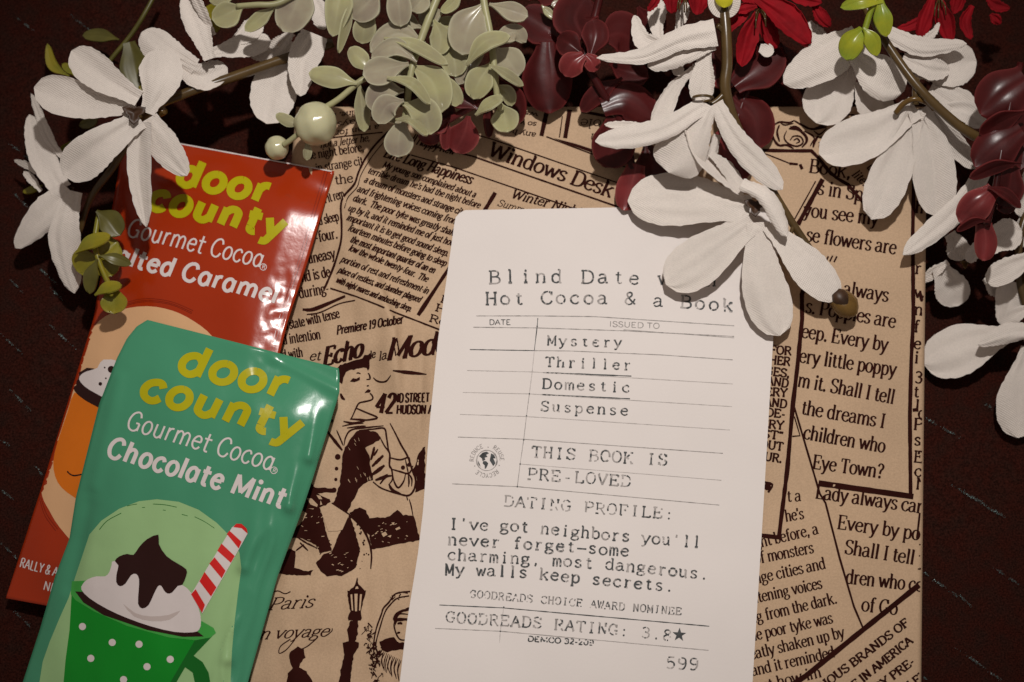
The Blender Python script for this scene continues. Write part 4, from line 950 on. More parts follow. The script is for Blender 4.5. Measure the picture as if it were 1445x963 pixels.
k.poly(I1([(398, 305), (410, 280), (440, 264), (490, 248), (505, 220), (560, 205), (760, 280), (780, 470), (560, 410), (480, 375), (425, 340)]), .16, smooth=2); k.build('whipped_cream', 'white_print', pic)
k = Ink(z_red); k.clip = inr
for x, y, r in [(505, 328, 2.6), (527, 246, 1.2), (533, 300, 1.2), (560, 255, 5), (610, 300, 4)]:
    q = I1([(x, y)])[0]; k.disc(q[0], q[1], r, .2)
k.build('caramel_bit', 'brown_print', pic)
k = Ink(z_red); k.clip = in_packet(K1, RL, RR, 156, 843, 0.2)
edge = [(pw(t, RR) - 9, t + K1 * (pw(t, RR) - 9)) for t in range(158, 843, 12)]
k.line(edge, 1.2, .06, rnd=.2)
edge = [(pw(t, RR) - 13, t + K1 * (pw(t, RR) - 13)) for t in range(158, 843, 12)]
k.line(edge, .8, .06, rnd=.2)
for o in (5, 8, 12):   # fine lines round the cup picture
    k.line(E1([(560 - 3.5 * o, 770 - 2 * o), (640, 728 - 2.2 * o), (740, 710 - 2.2 * o), (860, 725 - 2.2 * o), (960 + o, 770 - 2.2 * o)]), .7, .06, smooth=5)
k.line(I1([(205, 900), (235, 985), (290, 1060)]), .8, .06, smooth=4); k.line(I1([(198, 905), (225, 990), (280, 1068)]), .8, .06, smooth=4)
k.build('seam_line', 'red_line', red)
k = Ink(z_red)
k.line([(px, 156 + K1 * px + .8) for px in range(178, 472, 10)], 1.8, .08, rnd=.15)
k.build('cut_edge', 'foil_edge', red)

green = packet('cocoa_packet', z_green, K2, GL, GR, 399, 1064, 'glossy green chocolate mint cocoa packet lying over the red packet', 'green_film', None)
logo(green, z_green, (242, 528), (399, 568), (189, 565), (418, 628), 39)
k = Ink(z_green)
text(k, "Gourmet Cocoa", [(175, 606), (383, 666)], 21.5, 2.8, 2.6, sans=True, inset=True, slant=.12, sub=5, rnd=0)
k.build('white_lettering', 'white_print', green); k = Ink(z_green)
text(k, "Chocolate Mint", [(146, 646), (398, 720)], 25.5, 5.9, 5.3, sans=True, inset=True, slant=.12, sub=5, rnd=0)
k.build('white_lettering', 'white_print', green); k = Ink(z_green)
for a in range(16):
    k.line([(386.5 + 4.8 * math.cos(a * .3927), 664 + 4.8 * math.sin(a * .3927)), (386.5 + 4.8 * math.cos((a + 1) * .3927), 664 + 4.8 * math.sin((a + 1) * .3927))], 1, .06, rnd=0)
text(k, "R", [(384.3, 666), (389, 667.4)], 3.8, .9, .8, sans=True)
k.build('white_lettering', 'white_print', green)
M1 = lambda pts: [(x * .2803, 693 + y * .2803) for x, y in pts]
ing = in_packet(K2, GL, GR, 399, 1064, 1)
k = Ink(z_green); k.clip = ing
k.poly(M1([(195, 985), (215, 860), (250, 760), (300, 640), (345, 540), (380, 430), (420, 310), (450, 220), (510, 150), (600, 90), (700, 52), (790, 42), (900, 55), (1000, 95), (1090, 160), (1160, 230), (1205, 310), (1215, 390), (1200, 500), (1182, 650), (1168, 800), (1160, 985), (1140, 1300), (180, 1300)]), .05)
pic = k.build('mug_picture', 'light_green_print', green)
def layer(name, m, polys, h, smooth=2):
    k = Ink(z_green); k.clip = ing
    for p in polys: k.poly(M1(p), h, smooth=smooth)
    return k, k.build(name, m, pic)
k = Ink(z_green); k.clip = ing
for p, w in [([(500, 195), (540, 150), (610, 112)], 1.0), ([(640, 76), (665, 70), (690, 66)], .8), ([(770, 66), (830, 70), (890, 82)], .9), ([(715, 84), (730, 83)], .8), ([(820, 96), (834, 98)], .8), ([(915, 118), (945, 126)], .8), ([(980, 130), (1030, 155), (1080, 188)], .8)]:
    k.line(M1(p), w, .08, smooth=3)
k.build('dash_line', 'dark_green_print', pic)
layer('mug_body', 'mug_green_print', [[(360, 525), (356, 600), (350, 700), (330, 850), (318, 985), (310, 1150), (820, 1150), (900, 900), (1010, 745), (700, 690), (450, 590)]], .08, 0)
layer('mug_handle', 'dark_green_print', [[(1070, 730), (975, 830), (1020, 862), (1050, 915), (1062, 985), (1050, 1060), (980, 1110), (940, 1060), (985, 985), (970, 915), (932, 888), (890, 960), (820, 1150), (790, 1150), (860, 960), (985, 745)]], .11, 0)
layer('mug_rim', 'rim_green_print', [[(362, 455), (430, 452), (700, 560), (1015, 655), (1075, 690), (1087, 715), (1060, 738), (985, 752), (850, 738), (640, 680), (470, 605), (380, 550), (356, 520)]], .13, 0)
layer('cocoa_surface', 'brown_print', [[(378, 506), (425, 508), (560, 590), (760, 660), (990, 705), (1027, 733), (920, 735), (740, 700), (520, 625), (420, 562)]], .15, 0)
layer('whipped_cream', 'white_print', [[(410, 497), (416, 470), (440, 446), (485, 430), (530, 430), (552, 405), (562, 372), (578, 352), (700, 400), (880, 468), (920, 475), (965, 515), (1000, 590), (1012, 655), (1003, 698), (970, 712), (880, 710), (760, 682), (640, 640), (540, 595), (450, 540)]], .17, 2)
layer('cream_fold', 'shade_print', [[(620, 568), (680, 615), (760, 632), (850, 624), (908, 602), (855, 648), (765, 656), (675, 632)]], .19, 2)
layer('chocolate_sauce', 'brown_print', [[(578, 353), (600, 330), (640, 317), (672, 322), (700, 283), (740, 243), (797, 220), (800, 268), (838, 328), (895, 366), (938, 395), (938, 425), (918, 472), (895, 478), (866, 512), (842, 516), (825, 500), (812, 478), (795, 480), (772, 525), (748, 575), (716, 592), (695, 568), (698, 500), (700, 445), (686, 418), (660, 424), (632, 466), (604, 480), (585, 458), (588, 412), (596, 375)]], .21, 2)
layer('straw', 'white_print', [[(1018, 618), (962, 520), (1168, 184), (1190, 167), (1215, 168), (1240, 190), (1246, 216), (1180, 335)]], .23, 0)
layer('straw_stripe', 'stripe_red_print', [[(962, 520), (985, 495), (1032, 574), (1017, 614)], [(1004, 455), (1030, 408), (1090, 486), (1062, 532)], [(1054, 366), (1080, 334), (1136, 402), (1116, 440)], [(1094, 301), (1115, 265), (1182, 328), (1162, 362)], [(1142, 217), (1155, 200), (1216, 256), (1202, 290)], [(1174, 182), (1190, 165), (1216, 166), (1242, 190), (1247, 216), (1216, 188)]], .26, 0)
k = Ink(z_green); k.clip = ing
for x, y in [(415, 683), (565, 763), (700, 772), (457, 843), (740, 885), (857, 848), (622, 950), (500, 1010), (770, 1010)]:
    q = M1([(x, y)])[0]; k.disc(q[0], q[1], 5.1, .14, 16)
k.build('polka_dot', 'white_print', pic)

# ------------------------------------------------------------------ plants
def blade(name, parent, m, pts, Wd, b0=.3, pk=.62, pe=2.2, cup=.12, tilt=0.0, rib=0.0, fray=0.0, nl=18, nw=10, solid=0.00012, wr=.12, twist=0.0, zo=0.0, flute=0.0):
    """a petal or leaf: spine points (plan x, y, height mm), full width in px; rolled by tilt, hollowed by cup"""
    n = max(6, nl // max(1, len(pts) - 1))
    sp = cr([Vector(p) for p in pts], n)
    V = []; N = len(sp)
    sd = R.uniform(0, 50)
    L = sum((sp[i + 1] - sp[i]).xy.length for i in range(N - 1)) or 1
    acc = 0
    for i, c in enumerate(sp):
        if i: acc += (sp[i] - sp[i - 1]).xy.length
        t = acc / L
        a, b = sp[max(0, i - 1)], sp[min(N - 1, i + 1)]
        d = (b - a).xy; l = d.length or 1
        nx, ny = -d.y / l, d.x / l
        w = (b0 + (1 - b0) * sm(0, pk, t))
        if t > pk: w *= max(0.0, 1 - ((t - pk) / (1 - pk)) ** pe) ** (1 / 2.0)
        w = max(w, .03) * Wd / 2
        tl = tilt + twist * (t - .5)
        for j in range(nw + 1):
            s = -1 + 2 * j / nw
            f = 0
            if fray and (j in (0, nw)): f = R.uniform(-fray, fray)
            ww = w * s + f
            z = c.z + zo + (cup * s * s * w + tl * s * w) / PXMM - rib * (1 - abs(s)) ** 2 * w / PXMM * (1 - t * .6)
            z += wr * noise.noise(Vector((s * 2.2, t * 1.4, sd))) * min(1.5, w / 12) * 1.6 + wr * .5 * noise.noise(Vector((s * 6, t * 2.0, sd + 9)))
            if flute: z += flute * w / PXMM * math.sin(s * 5.2 + sd) * (1 - .75 * t) * sm(0, .15, t) + flute * .7 * w / PXMM * noise.noise(Vector((s * 3.5, t * 2.2, sd + 4)))
            V.append(P(c.x + nx * ww, c.y + ny * ww, z))
    F = []
    for i in range(N - 1):
        for j in range(nw):
            a = i * (nw + 1) + j
            F.append((a, a + 1, a + nw + 2, a + nw + 1))
    o = mesh(name, V, F, m, parent, solid=solid)
    if 'leaf' in m:
        at = o.data.attributes.new('rim', 'FLOAT', 'POINT')
        at.data.foreach_set('value', [max(abs(-1 + 2 * (k % (nw + 1)) / nw) ** 10, .5 * math.exp(-((-1 + 2 * (k % (nw + 1)) / nw) / .1) ** 2) * (1 - (k // (nw + 1)) / (N - 1)), sm(.93, 1, (k // (nw + 1)) / (N - 1))) * .85 for k in range(len(V))])
    return o
def tube(name, parent, m, pts, rad, seg=10, n=6, cap=True):
    """round stem; points (plan x, y, height mm), radii in px"""
    sp = cr([Vector(p) for p in pts], n)
    W3 = [P(*p) for p in sp]; N = len(W3)
    V = []; F = []
    for i in range(N):
        d = (W3[min(N - 1, i + 1)] - W3[max(0, i - 1)]).normalized()
        u = d.cross(Vector((0, 0, 1)));
        if u.length < .05: u = Vector((1, 0, 0))
        u.normalize(); v = d.cross(u)
        t = i / (N - 1)
        r = (rad if not isinstance(rad, (list, tuple)) else pw(t, rad)) / PXMM / 1000
        for k in range(seg):
            a = k * 2 * math.pi / seg
            V.append(W3[i] + (u * math.cos(a) + v * math.sin(a)) * r)
    for i in range(N - 1):
        for k in range(seg):
            a = i * seg + k; b = i * seg + (k + 1) % seg
            F.append((a, b, b + seg, a + seg))
    if cap:
        F.append(tuple(range(seg))[::-1]); F.append(tuple((N - 1) * seg + k for k in range(seg)))
    return mesh(name, V, F, m, parent)
def ball(name, parent, m, c, r, squash=1.0, n=18, lump=.0, point=None):
    ctr = P(*c); V = []; F = []
    rr = r / PXMM / 1000
    for i in range(n + 1):
        th = math.pi * i / n
        for k in range(2 * n):
            ph = math.pi * k / n
            d = Vector((math.sin(th) * math.cos(ph), math.sin(th) * math.sin(ph), math.cos(th) * squash))
            q = 1 + lump * noise.noise(d * 1.7)
            V.append(ctr + d * rr * q)
    for i in range(n):
        for k in range(2 * n):
            a = i * 2 * n + k; b = i * 2 * n + (k + 1) % (2 * n)
            F.append((a, a + 2 * n, b + 2 * n, b))
    return mesh(name, V, F, m, parent)
def throat(parent, name, c, r, h=5, m='throat'):
    """little funnel at the heart of a flower"""
    V = []; F = []
    prof = [(.15, -h), (.5, -h * .6), (.9, -1.0), (1.0, -.2), (.9, -.1), (.6, -.5), (.3, -.8), (.02, -.9)]
    for i, (k, dz) in enumerate(prof):
        for s in range(12):
            a = s * math.pi / 6
            q = r * k * (.82 + .34 * math.cos(3 * (a - 1.6)) )
            V.append(P(c[0] + math.cos(a) * q, c[1] + math.sin(a) * q * .85, c[2] + dz))
    for i in range(len(prof) - 1):
        for s in range(12):
            a = i * 12 + s; b = i * 12 + (s + 1) % 12
            F.append((a, b, b + 12, a + 12))
    F.append(tuple(range(12)))
    return mesh(name, V, F, m, parent)
PET = dict(fray=.9, cup=.10, wr=.16, flute=.07, nw=16, nl=26, b0=.48, rib=.10)
def flower(spray, c, r, petals, m='throat'):
    f = throat(spray, 'flower', c, r, m=m)
    for p in petals:
        pts, w = p[0], p[1]
        o = dict(PET); 
        if len(p) > 2: o.update(p[2])
        blade('petal', f, 'petal_fabric', pts, w, **o)
    return f
PT = dict(pe=1.0, pk=.4)     # pointed
RW = dict(b0=.9, pk=.12, pe=1.2)   # widest at its base

# --- left spray of white flowers
sp = thing('white_flower_spray', P(205, 160, 0), 'white fabric flower spray at the left, its largest bloom over the red packet', 'artificial flower', 'white fabric flower sprays')
tube('stem', sp, 'stem_plastic', [(470, 60, 20), (400, 84, 20), (320, 112, 20), (262, 132, 21), (208, 160, 20), (160, 235, 17), (128, 280, 13), (112, 330, 9)], [(0, 8), (.5, 7), (1, 4)])
flower(sp, (189, 160, 31.5), 17, [
    ([(192, 152, 29), (130, 146, 27), (48, 124, 25)], 56, dict(b0=.4, pk=.7, cup=.3)), ([(196, 140, 30), (145, 108, 29), (101, 72, 26)], 50, dict(pk=.68, cup=.3)),
    ([(208, 160, 30), (226, 112, 31), (224, 70, 28)], 62, dict(b0=.35, pk=.65, cup=-.15)), ([(198, 168, 30), (142, 206, 29), (90, 248, 24)], 60, dict(b0=.5, pk=.72, cup=.1)),
    ([(199, 172, 30), (196, 238, 27), (206, 320, 22)], 34, dict(b0=.9, pk=.4, pe=1.6, cup=.35, tilt=-.25)), ([(208, 168, 30), (233, 208, 27), (264, 248, 23)], 44, dict(b0=.7, pk=.45, pe=1.5, cup=-.2))])
flower(sp, (292, 84, 25), 7, [
    ([(296, 84, 25), (281, 42, 25), (262, -8, 23)], 36, dict(b0=.5, pk=.6)), ([(302, 50, 24), (287, 20, 26), (268, -18, 26)], 14, dict(tilt=.9)),
    ([(296, 76, 24), (338, 66, 22), (382, 58, 20)], 34, dict(b0=.4)), ([(328, 62, 22), (350, 46, 21), (368, 28, 20)], 30, {}),
    ([(250, 92, 24), (284, 108, 22), (321, 96, 20)], 40, dict(b0=.6)), ([(275, 96, 23), (232, 72, 24), (200, 46, 22)], 46, dict(b0=.6, cup=-.25))])
flower(sp, (420, 48, 18), 6, [
    ([(418, 62, 18), (392, 112, 17), (376, 175, 17)], 66, dict(b0=.45, pk=.6)), ([(444, 48, 22), (428, 88, 22), (424, 136, 21)], 48, dict(b0=.8, pk=.3, pe=1.3, cup=.25)),
    ([(440, -12, 20), (450, 14, 20), (457, 42, 19)], 26, {}), ([(412, 46, 18), (396, 62, 17), (379, 76, 15)], 24, {}), ([(350, 75, 17), (370, 80, 17), (398, 70, 17)], 18, {})])
flower(sp, (98, 268, 14), 7, [
    ([(86, 268, 14), (56, 214, 12), (42, 162, 9)], 38, dict(b0=.8, pk=.4, pe=1.5)), ([(90, 224, 14), (68, 194, 12), (44, 132, 9)], 15, dict(tilt=.6, pk=.4, pe=1.4)),
    ([(82, 260, 12), (52, 240, 10), (20, 226, 7)], 14, dict(pk=.4, pe=1.3, tilt=.8)), ([(58, 270, 10), (45, 254, 9), (34, 242, 7)], 12, {}),
    ([(98, 268, 15), (62, 304, 13), (22, 350, 8)], 46, dict(b0=.7, pk=.4, pe=1.2, cup=-.2)), ([(104, 270, 15), (91, 332, 13), (105, 414, 7)], 46, dict(b0=.55, pk=.5, pe=1.3, cup=-.2))])
tube('stamen', sp, 'amber_plastic', [(226, 160, 27), (232, 156, 28)], 6)

# --- middle spray, over the card
sp = thing('white_flower_spray', P(1040, 180, 0), 'white fabric flower spray hanging over the white card, ending in a brown bud', 'artificial flower', 'white fabric flower sprays')
tube('stem', sp, 'stem_plastic', [(1018, -20, 30), (1024, 40, 30), (1026, 90, 29), (1024, 130, 28), (1044, 190, 25), (1078, 250, 22), (1120, 318, 19), (1160, 378, 17.5), (1184, 420, 17)], [(0, 8), (.4, 8), (.7, 6), (1, 5)])
tube('side_stem', sp, 'stem_plastic', [(1026, 128, 28), (1012, 142, 28), (1002, 148, 28)], 4); tube('side_stem', sp, 'stem_plastic', [(1026, 50, 29), (1012, 36, 31)], 4)
tube('side_stem', sp, 'stem_plastic', [(1120, 318, 19), (1112, 336, 20), (1096, 332, 20)], 3)
ringp = [(992 + 14 * math.cos(a * math.pi / 6), 139 + 4 * math.sin(a * math.pi / 6), 31 - 2 * math.sin(a * math.pi / 6)) for a in range(13)]
tube('calyx', sp, 'stem_plastic', ringp, 2.0, cap=False)
V = []; F = []
def bud_shape(c, ang, prof, m, name):
    V = []; F = []
    ca, sa = math.cos(ang), math.sin(ang)
    for (d, r, dz) in prof:
        for s in range(16):
            a = s * math.pi / 8
            lx, ly = d, r * math.cos(a)
            V.append(P(c[0] + lx * ca - ly * sa, c[1] + lx * sa + ly * ca, c[2] + r * math.sin(a) / PXMM + dz))
    for i in range(len(prof) - 1):
        for s in range(16):
            a = i * 16 + s; b = i * 16 + (s + 1) % 16
            F.append((a, b, b + 16, a + 16))
    return mesh(name, V, F, m, sp)
bud_shape((1172, 410, 17.5), math.radians(44), [(0, 2, 0), (4, 8, 0), (14, 15, 0), (26, 18.5, 0), (36, 17.5, 0), (45, 11, 0), (50, 3, 0)], 'amber_plastic', 'bud')
bud_shape((1179, 412, 19.3), math.radians(48), [(0, 7, 0), (6, 11.5, 0), (14, 11, 0), (23, 7, 0), (33, 1, 0)], 'throat', 'bud_heart')
flower(sp, (1002, 44, 31), 5, [
    ([(1010, 46, 33), (960, 56, 33), (905, 80, 31), (842, 82, 29)], 38, dict(b0=1, pk=.1, pe=.8, cup=-.35)), ([(1008, 62, 31), (962, 78, 31), (914, 94, 29)], 30, dict(b0=.6, cup=-.2)),
    ([(940, 64, 28), (908, 58, 27), (895, 22, 26)], 28, PT), ([(930, 58, 25), (926, 30, 24), (932, 0, 24)], 26, {}), ([(956, 44, 26), (962, 24, 26), (967, 2, 26)], 18, {}),
    ([(996, 72, 30), (992, 104, 29), (988, 146, 27)], 36, dict(b0=.5, pk=.65)), ([(982, 94, 28), (950, 128, 25), (922, 190, 23)], 28, dict(b0=.35, pk=.7)), ([(956, 84, 27), (957, 96, 27), (954, 107, 27)], 16, {})])
flower(sp, (1000, 152, 29), 8, [
    ([(994, 148, 31), (930, 184, 29), (840, 200, 26)], 34, dict(b0=.75, pk=.6, cup=-.2)), ([(1000, 148, 31), (974, 194, 29), (944, 244, 25)], 74, dict(b0=.38, pk=.75, pe=2.6, cup=-.3)),
    ([(966, 174, 29), (992, 226, 26), (1052, 279, 23)], 16, dict(tilt=1.2, b0=.5, pk=.4, pe=1.4)), ([(1002, 216, 26), (1026, 238, 24), (1050, 272, 22)], 20, dict(pk=.5, tilt=.4)),
    ([(1010, 146, 31), (1044, 204, 28), (1104, 268, 23)], 36, dict(b0=.6, pk=.6, cup=-.2)), ([(1012, 190, 26), (1006, 214, 25), (1002, 236, 24)], 13, dict(cup=-.8, b0=.8)), ([(914, 180, 24), (882, 178, 24), (853, 176, 24)], 15, dict(pk=.4, pe=1.4))])
flower(sp, (1066, 291, 24), 16, [
    ([(1058, 296, 22), (974, 282, 20), (886, 284, 18)], 76, dict(b0=.5, pk=.62, cup=-.12)), ([(1062, 312, 22), (1004, 356, 20), (940, 402, 18)], 70, dict(b0=.5, pk=.66, cup=-.12)),
    ([(1070, 314, 22), (1076, 392, 20), (1100, 474, 17)], 66, dict(b0=.5, pk=.66, cup=-.12)), ([(1084, 318, 22), (1132, 368, 21), (1182, 424, 19)], 54, dict(b0=.4, pk=.6, cup=-.1, tilt=.2)),
    ([(1046, 260, 26), (1082, 280, 27), (1110, 334, 25)], 25, dict(b0=.7, pk=.5, pe=2, cup=-.6, tilt=.25))])
blade('cup_petal', sp, 'petal_fabric', [(1022, -24, 30), (1022, 2, 31), (1022, 27, 30)], 46, b0=.9, pk=.5, cup=.5)
blade('bud_tip', sp, 'yellow_bud', [(1022, -20, 33), (1022, -4, 34), (1022, 11, 33)], 26, b0=.9, pk=.5, cup=-.4)

# --- right spray, upper
sp = thing('white_flower_spray', P(1280, 150, 0), 'white fabric flower spray at the top right on a curved brown stem', 'artificial flower', 'white fabric flower sprays')
tube('stem', sp, 'stem_plastic', [(1205, -20, 28), (1238, 40, 29), (1272, 92, 29), (1300, 128, 29), (1330, 158, 28), (1362, 184, 27), (1400, 205, 25)], [(0, 6), (1, 7.5)])
tube('side_stem', sp, 'amber_plastic', [(1264, 160, 25), (1276, 146, 27), (1292, 140, 28), (1310, 146, 27), (1318, 154, 26)], 4)
tube('side_stem', sp, 'stem_plastic', [(1293, 112, 27), (1292, 130, 28), (1292, 148, 27)], 5)
flower(sp, (1208, 78, 25), 8, [
    ([(1212, 52, 27), (1160, 86, 26), (1106, 118, 23)], 62, dict(b0=.6, pk=.4, pe=1.6, cup=-.2)), ([(1198, 90, 22), (1174, 130, 20), (1152, 174, 18)], 70, dict(b0=.5, pk=.6)),
    ([(1204, 72, 27), (1240, 106, 26), (1276, 128, 23)], 62, dict(b0=.45, pk=.6, cup=-.2)), ([(1218, 112, 22), (1234, 146, 20), (1248, 178, 18)], 52, dict(b0=.6, pk=.5))])
flower(sp, (1276, 78, 22), 7, [
    ([(1250, 46, 26), (1300, 66, 26), (1364, 62, 24)], 28, dict(b0=.8, pk=.45, pe=1.2, cup=-.3)), ([(1290, 92, 20), (1338, 90, 20), (1378, 88, 18)], 66, dict(b0=.6, pk=.6)),
    ([(1274, 82, 24), (1308, 96, 24), (1340, 100, 22)], 32, dict(b0=.5)), ([(1304, 54, 22), (1318, 46, 22), (1325, 32, 22)], 11, PT),
    ([(1314, 122, 20), (1346, 140, 19), (1380, 168, 17)], 42, dict(b0=.5)), ([(1330, 155, 19), (1365, 158, 19), (1396, 176, 17)], 34, dict(b0=.6))])
flower(sp, (1295, 158, 23), 9, [
    ([(1292, 152, 25), (1232, 188, 22), (1156, 218, 18.5)], 66, dict(b0=.52, pk=.62)), ([(1291, 154, 25), (1270, 214, 22), (1230, 310, 17.5)], 58, dict(b0=.58, pk=.66)),
    ([(1298, 154, 25), (1316, 220, 22), (1322, 306, 17)], 62, dict(b0=.55, pk=.62)), ([(1304, 152, 25), (1338, 194, 22), (1378, 238, 18)], 32, dict(b0=.6, pk=.5))])
blade('petal_scrap', sp, 'petal_fabric', [(1140, 32, 20), (1150, 46, 20), (1162, 60, 20)], 24, **PET)
blade('petal_scrap', sp, 'petal_fabric', [(1072, 68, 24), (1082, 71, 24), (1092, 73, 24)], 20, b0=.6, pk=.5, pe=2)

# --- right spray, lower
sp = thing('white_flower_spray', P(1420, 420, 0), 'white fabric flower spray at the right edge, lying on the dark cloth', 'artificial flower', 'white fabric flower sprays')
tube('stem', sp, 'stem_plastic', [(1470, 250, 12), (1440, 330, 12), (1440, 400, 10), (1460, 470, 8)], 6)
flower(sp, (1400, 335, 15), 8, [
    ([(1398, 226, 20), (1352, 294, 20), (1274, 360, 18)], 32, dict(b0=.7, pk=.6, cup=-.2)), ([(1394, 352, 16), (1416, 334, 16), (1442, 326, 15)], 46, dict(b0=.5, pk=.6)),
    ([(1385, 338, 15), (1374, 356, 14), (1366, 370, 14)], 20, {}), ([(1340, 330, 11), (1350, 346, 10), (1356, 368, 9)], 34, {}), ([(1390, 392, 8), (1402, 404, 8), (1412, 416, 7)], 24, {})])
flower(sp, (1362, 372, 9), 8, [([(1338, 370, 11), (1316, 386, 9), (1300, 398, 7)], 16, dict(pk=.5)), ([(1326, 376, 10), (1342, 406, 7), (1352, 432, 4)], 50, dict(b0=.5))], m='amber_plastic')
flower(sp, (1452, 392, 12), 8, [
    ([(1456, 364, 16), (1424, 380, 16), (1392, 398, 14)], 36, dict(b0=.6, pk=.6)), ([(1430, 398, 10), (1424, 430, 8), (1412, 458, 6)], 46, dict(b0=.8, pk=.3, pe=1.3)), ([(1452, 240, 14), (1446, 270, 14), (1440, 306, 12)], 26, {}),
    ([(1452, 300, 12), (1440, 330, 10), (1424, 350, 8)], 30, {})])
flower(sp, (1450, 482, 9), 8, [
    ([(1434, 468, 8), (1372, 488, 6), (1303, 514, 3)], 72, dict(b0=.3, pk=.62, cup=-.1)), ([(1458, 468, 12), (1424, 470, 12), (1380, 486, 10)], 28, dict(b0=.7, pk=.4, pe=1.6, cup=-.4)),
    ([(1452, 490, 8), (1440, 556, 6), (1436, 618, 3)], 66, dict(b0=.35, pk=.65, cup=-.1)), ([(1456, 434, 12), (1434, 444, 11), (1412, 458, 9)], 24, {})])

# --- leafy sprigs
def leaf(parent, m, pts, w, **o):
    d = dict(b0=.12, pk=.5, pe=2.1, cup=.16, rib=.12, fray=0, nl=16, nw=14, solid=.0004, wr=.08); d.update(o)
    return blade('leaf', parent, m, pts, w, **d)
FD = dict(tilt=1.6, b0=.15, pk=.5, rib=0)
g = 'pale green leafy sprigs'
s1 = thing('eucalyptus_sprig', P(690, 80, 0), 'pale green sprig with round paired leaves, hanging above the newspaper headline', 'artificial plant', g)
tube('stem', s1, 'pale_stem', [(680, -20, 30), (684, 10, 30), (692, 50, 30), (698, 100, 29), (702, 140, 27), (708, 156, 26)], [(0, 5.5), (1, 4)])
for pts, w, m, o in [([(684, 4, 30), (662, 38, 30), (652, 78, 28)], 56, 0, dict(cup=.2)), ([(690, 6, 30), (716, 14, 29), (745, 24, 28)], 28, 0, dict(pk=.6)), ([(658, 93, 30), (684, 60, 33), (720, 52, 32)], 24, 1, dict(FD, tilt=.9)),
                     ([(698, 68, 28), (716, 84, 27), (732, 108, 25)], 44, 0, {}), ([(694, 88, 29), (676, 116, 28), (668, 140, 26)], 40, 1, {}), ([(690, 92, 31), (714, 104, 31), (738, 122, 29)], 13, 1, FD),
                     ([(671, 163, 27), (690, 147, 29), (710, 137, 29)], 16, 1, FD), ([(706, 146, 26), (712, 166, 25), (716, 187, 24)], 40, 1, {})]:
    leaf(s1, ['pale_leaf', 'pale_leaf_green'][m], pts, w, **o)
s2 = thing('eucalyptus_sprig', P(580, 120, 0), 'pale green sprig with its rounded tip leaf over the small newspaper article', 'artificial plant', g)
tube('stem', s2, 'pale_stem', [(620, -10, 30), (606, 24, 30), (592, 62, 31), (580, 102, 31), (574, 150, 29), (568, 178, 27)], [(0, 6), (1, 4)])
for pts, w, m, o in [([(612, 28, 29), (622, 52, 28), (618, 78, 27)], 32, 1, {}), ([(626, 55, 27), (640, 84, 26), (643, 109, 25)], 40, 1, {}), ([(542, 54, 32), (586, 64, 33), (632, 92, 31)], 18, 1, dict(FD, tilt=.9)), ([(600, 62, 30), (560, 48, 30), (523, 74, 29)], 38, 0, {}),
                     ([(588, 88, 33), (558, 66, 33), (524, 82, 31)], 26, 0, {}), ([(577, 90, 33), (546, 98, 32), (512, 106, 31)], 42, 0, dict(pk=.6)), ([(580, 92, 31), (610, 116, 30), (622, 160, 28)], 50, 1, {}), ([(546, 110, 33), (582, 118, 34), (607, 148, 32)], 15, 1, FD),
                     ([(570, 128, 31), (540, 130, 30), (526, 158, 28)], 40, 0, {}), ([(570, 142, 32), (546, 150, 31), (534, 175, 29)], 36, 0, {}), ([(568, 146, 31), (598, 160, 30), (608, 190, 28)], 46, 1, {}), ([(558, 169, 30), (582, 170, 31), (603, 192, 29)], 13, 1, FD), ([(566, 170, 28), (563, 194, 27), (562, 222, 25)], 42, 0, dict(b0=.35, pk=.6))]:
    leaf(s2, ['pale_leaf', 'pale_leaf_green'][m], pts, w, **o)
for pts, w, m, o in [([(600, 110, 27), (632, 126, 26), (650, 150, 24)], 30, 1, {}), ([(560, 176, 27), (546, 160, 27), (540, 140, 26)], 22, 0, {}), ([(596, 40, 28), (570, 30, 27), (548, 34, 26)], 28, 0, {}), ([(600, 30, 27), (640, 36, 26), (664, 30, 25)], 26, 1, {}), ([(586, 120, 27), (552, 84, 26), (530, 60, 25)], 34, 0, {})]:
    leaf(s2, ['pale_leaf', 'pale_leaf_green'][m], pts, w, **o)
for pts, w, m, o in [([(690, 40, 27), (656, 96, 25), (648, 120, 24)], 30, 0, {}), ([(692, 60, 27), (726, 46, 26), (742, 60, 24)], 26, 0, {}), ([(698, 120, 27), (716, 132, 26), (722, 150, 24)], 22, 1, {})]:
    leaf(s1, ['pale_leaf', 'pale_leaf_green'][m], pts, w, **o)
s3 = thing('berry_sprig', P(460, 140, 0), 'pale green sprig with two glossy round berries at the top corner of the red packet', 'artificial plant', g)
tube('stem', s3, 'pale_stem', [(565, 82, 26), (520, 108, 26), (504, 118, 26), (478, 140, 25), (452, 156, 24)], 4.5)
tube('stem', s3, 'pale_stem', [(425, 186, 23), (410, 198, 22), (400, 205, 21)], 4)
for pts, w in [([(504, 118, 27), (470, 110, 27), (436, 104, 26)], 30), ([(507, 116, 26), (511, 150, 24), (514, 186, 22)], 21), ([(522, 102, 28), (508, 84, 28), (494, 68, 27)], 26), ([(425, 178, 23), (408, 172, 23), (390, 162, 22)], 16), ([(432, 200, 22), (434, 214, 21), (433, 226, 20)], 12)]:
    leaf(s3, 'pale_leaf_green', pts, w, cup=-.3, rib=0)
ball('berry', s3, 'berry_plastic', (446, 175, 23), 30.5, 1, lump=.1); ball('berry', s3, 'berry_plastic', (391, 209, 19), 17, 1, lump=.08)
s4 = thing('eucalyptus_sprig', P(460, 10, 0), 'pale green foliage along the top edge, above the berry sprig', 'artificial plant', g)
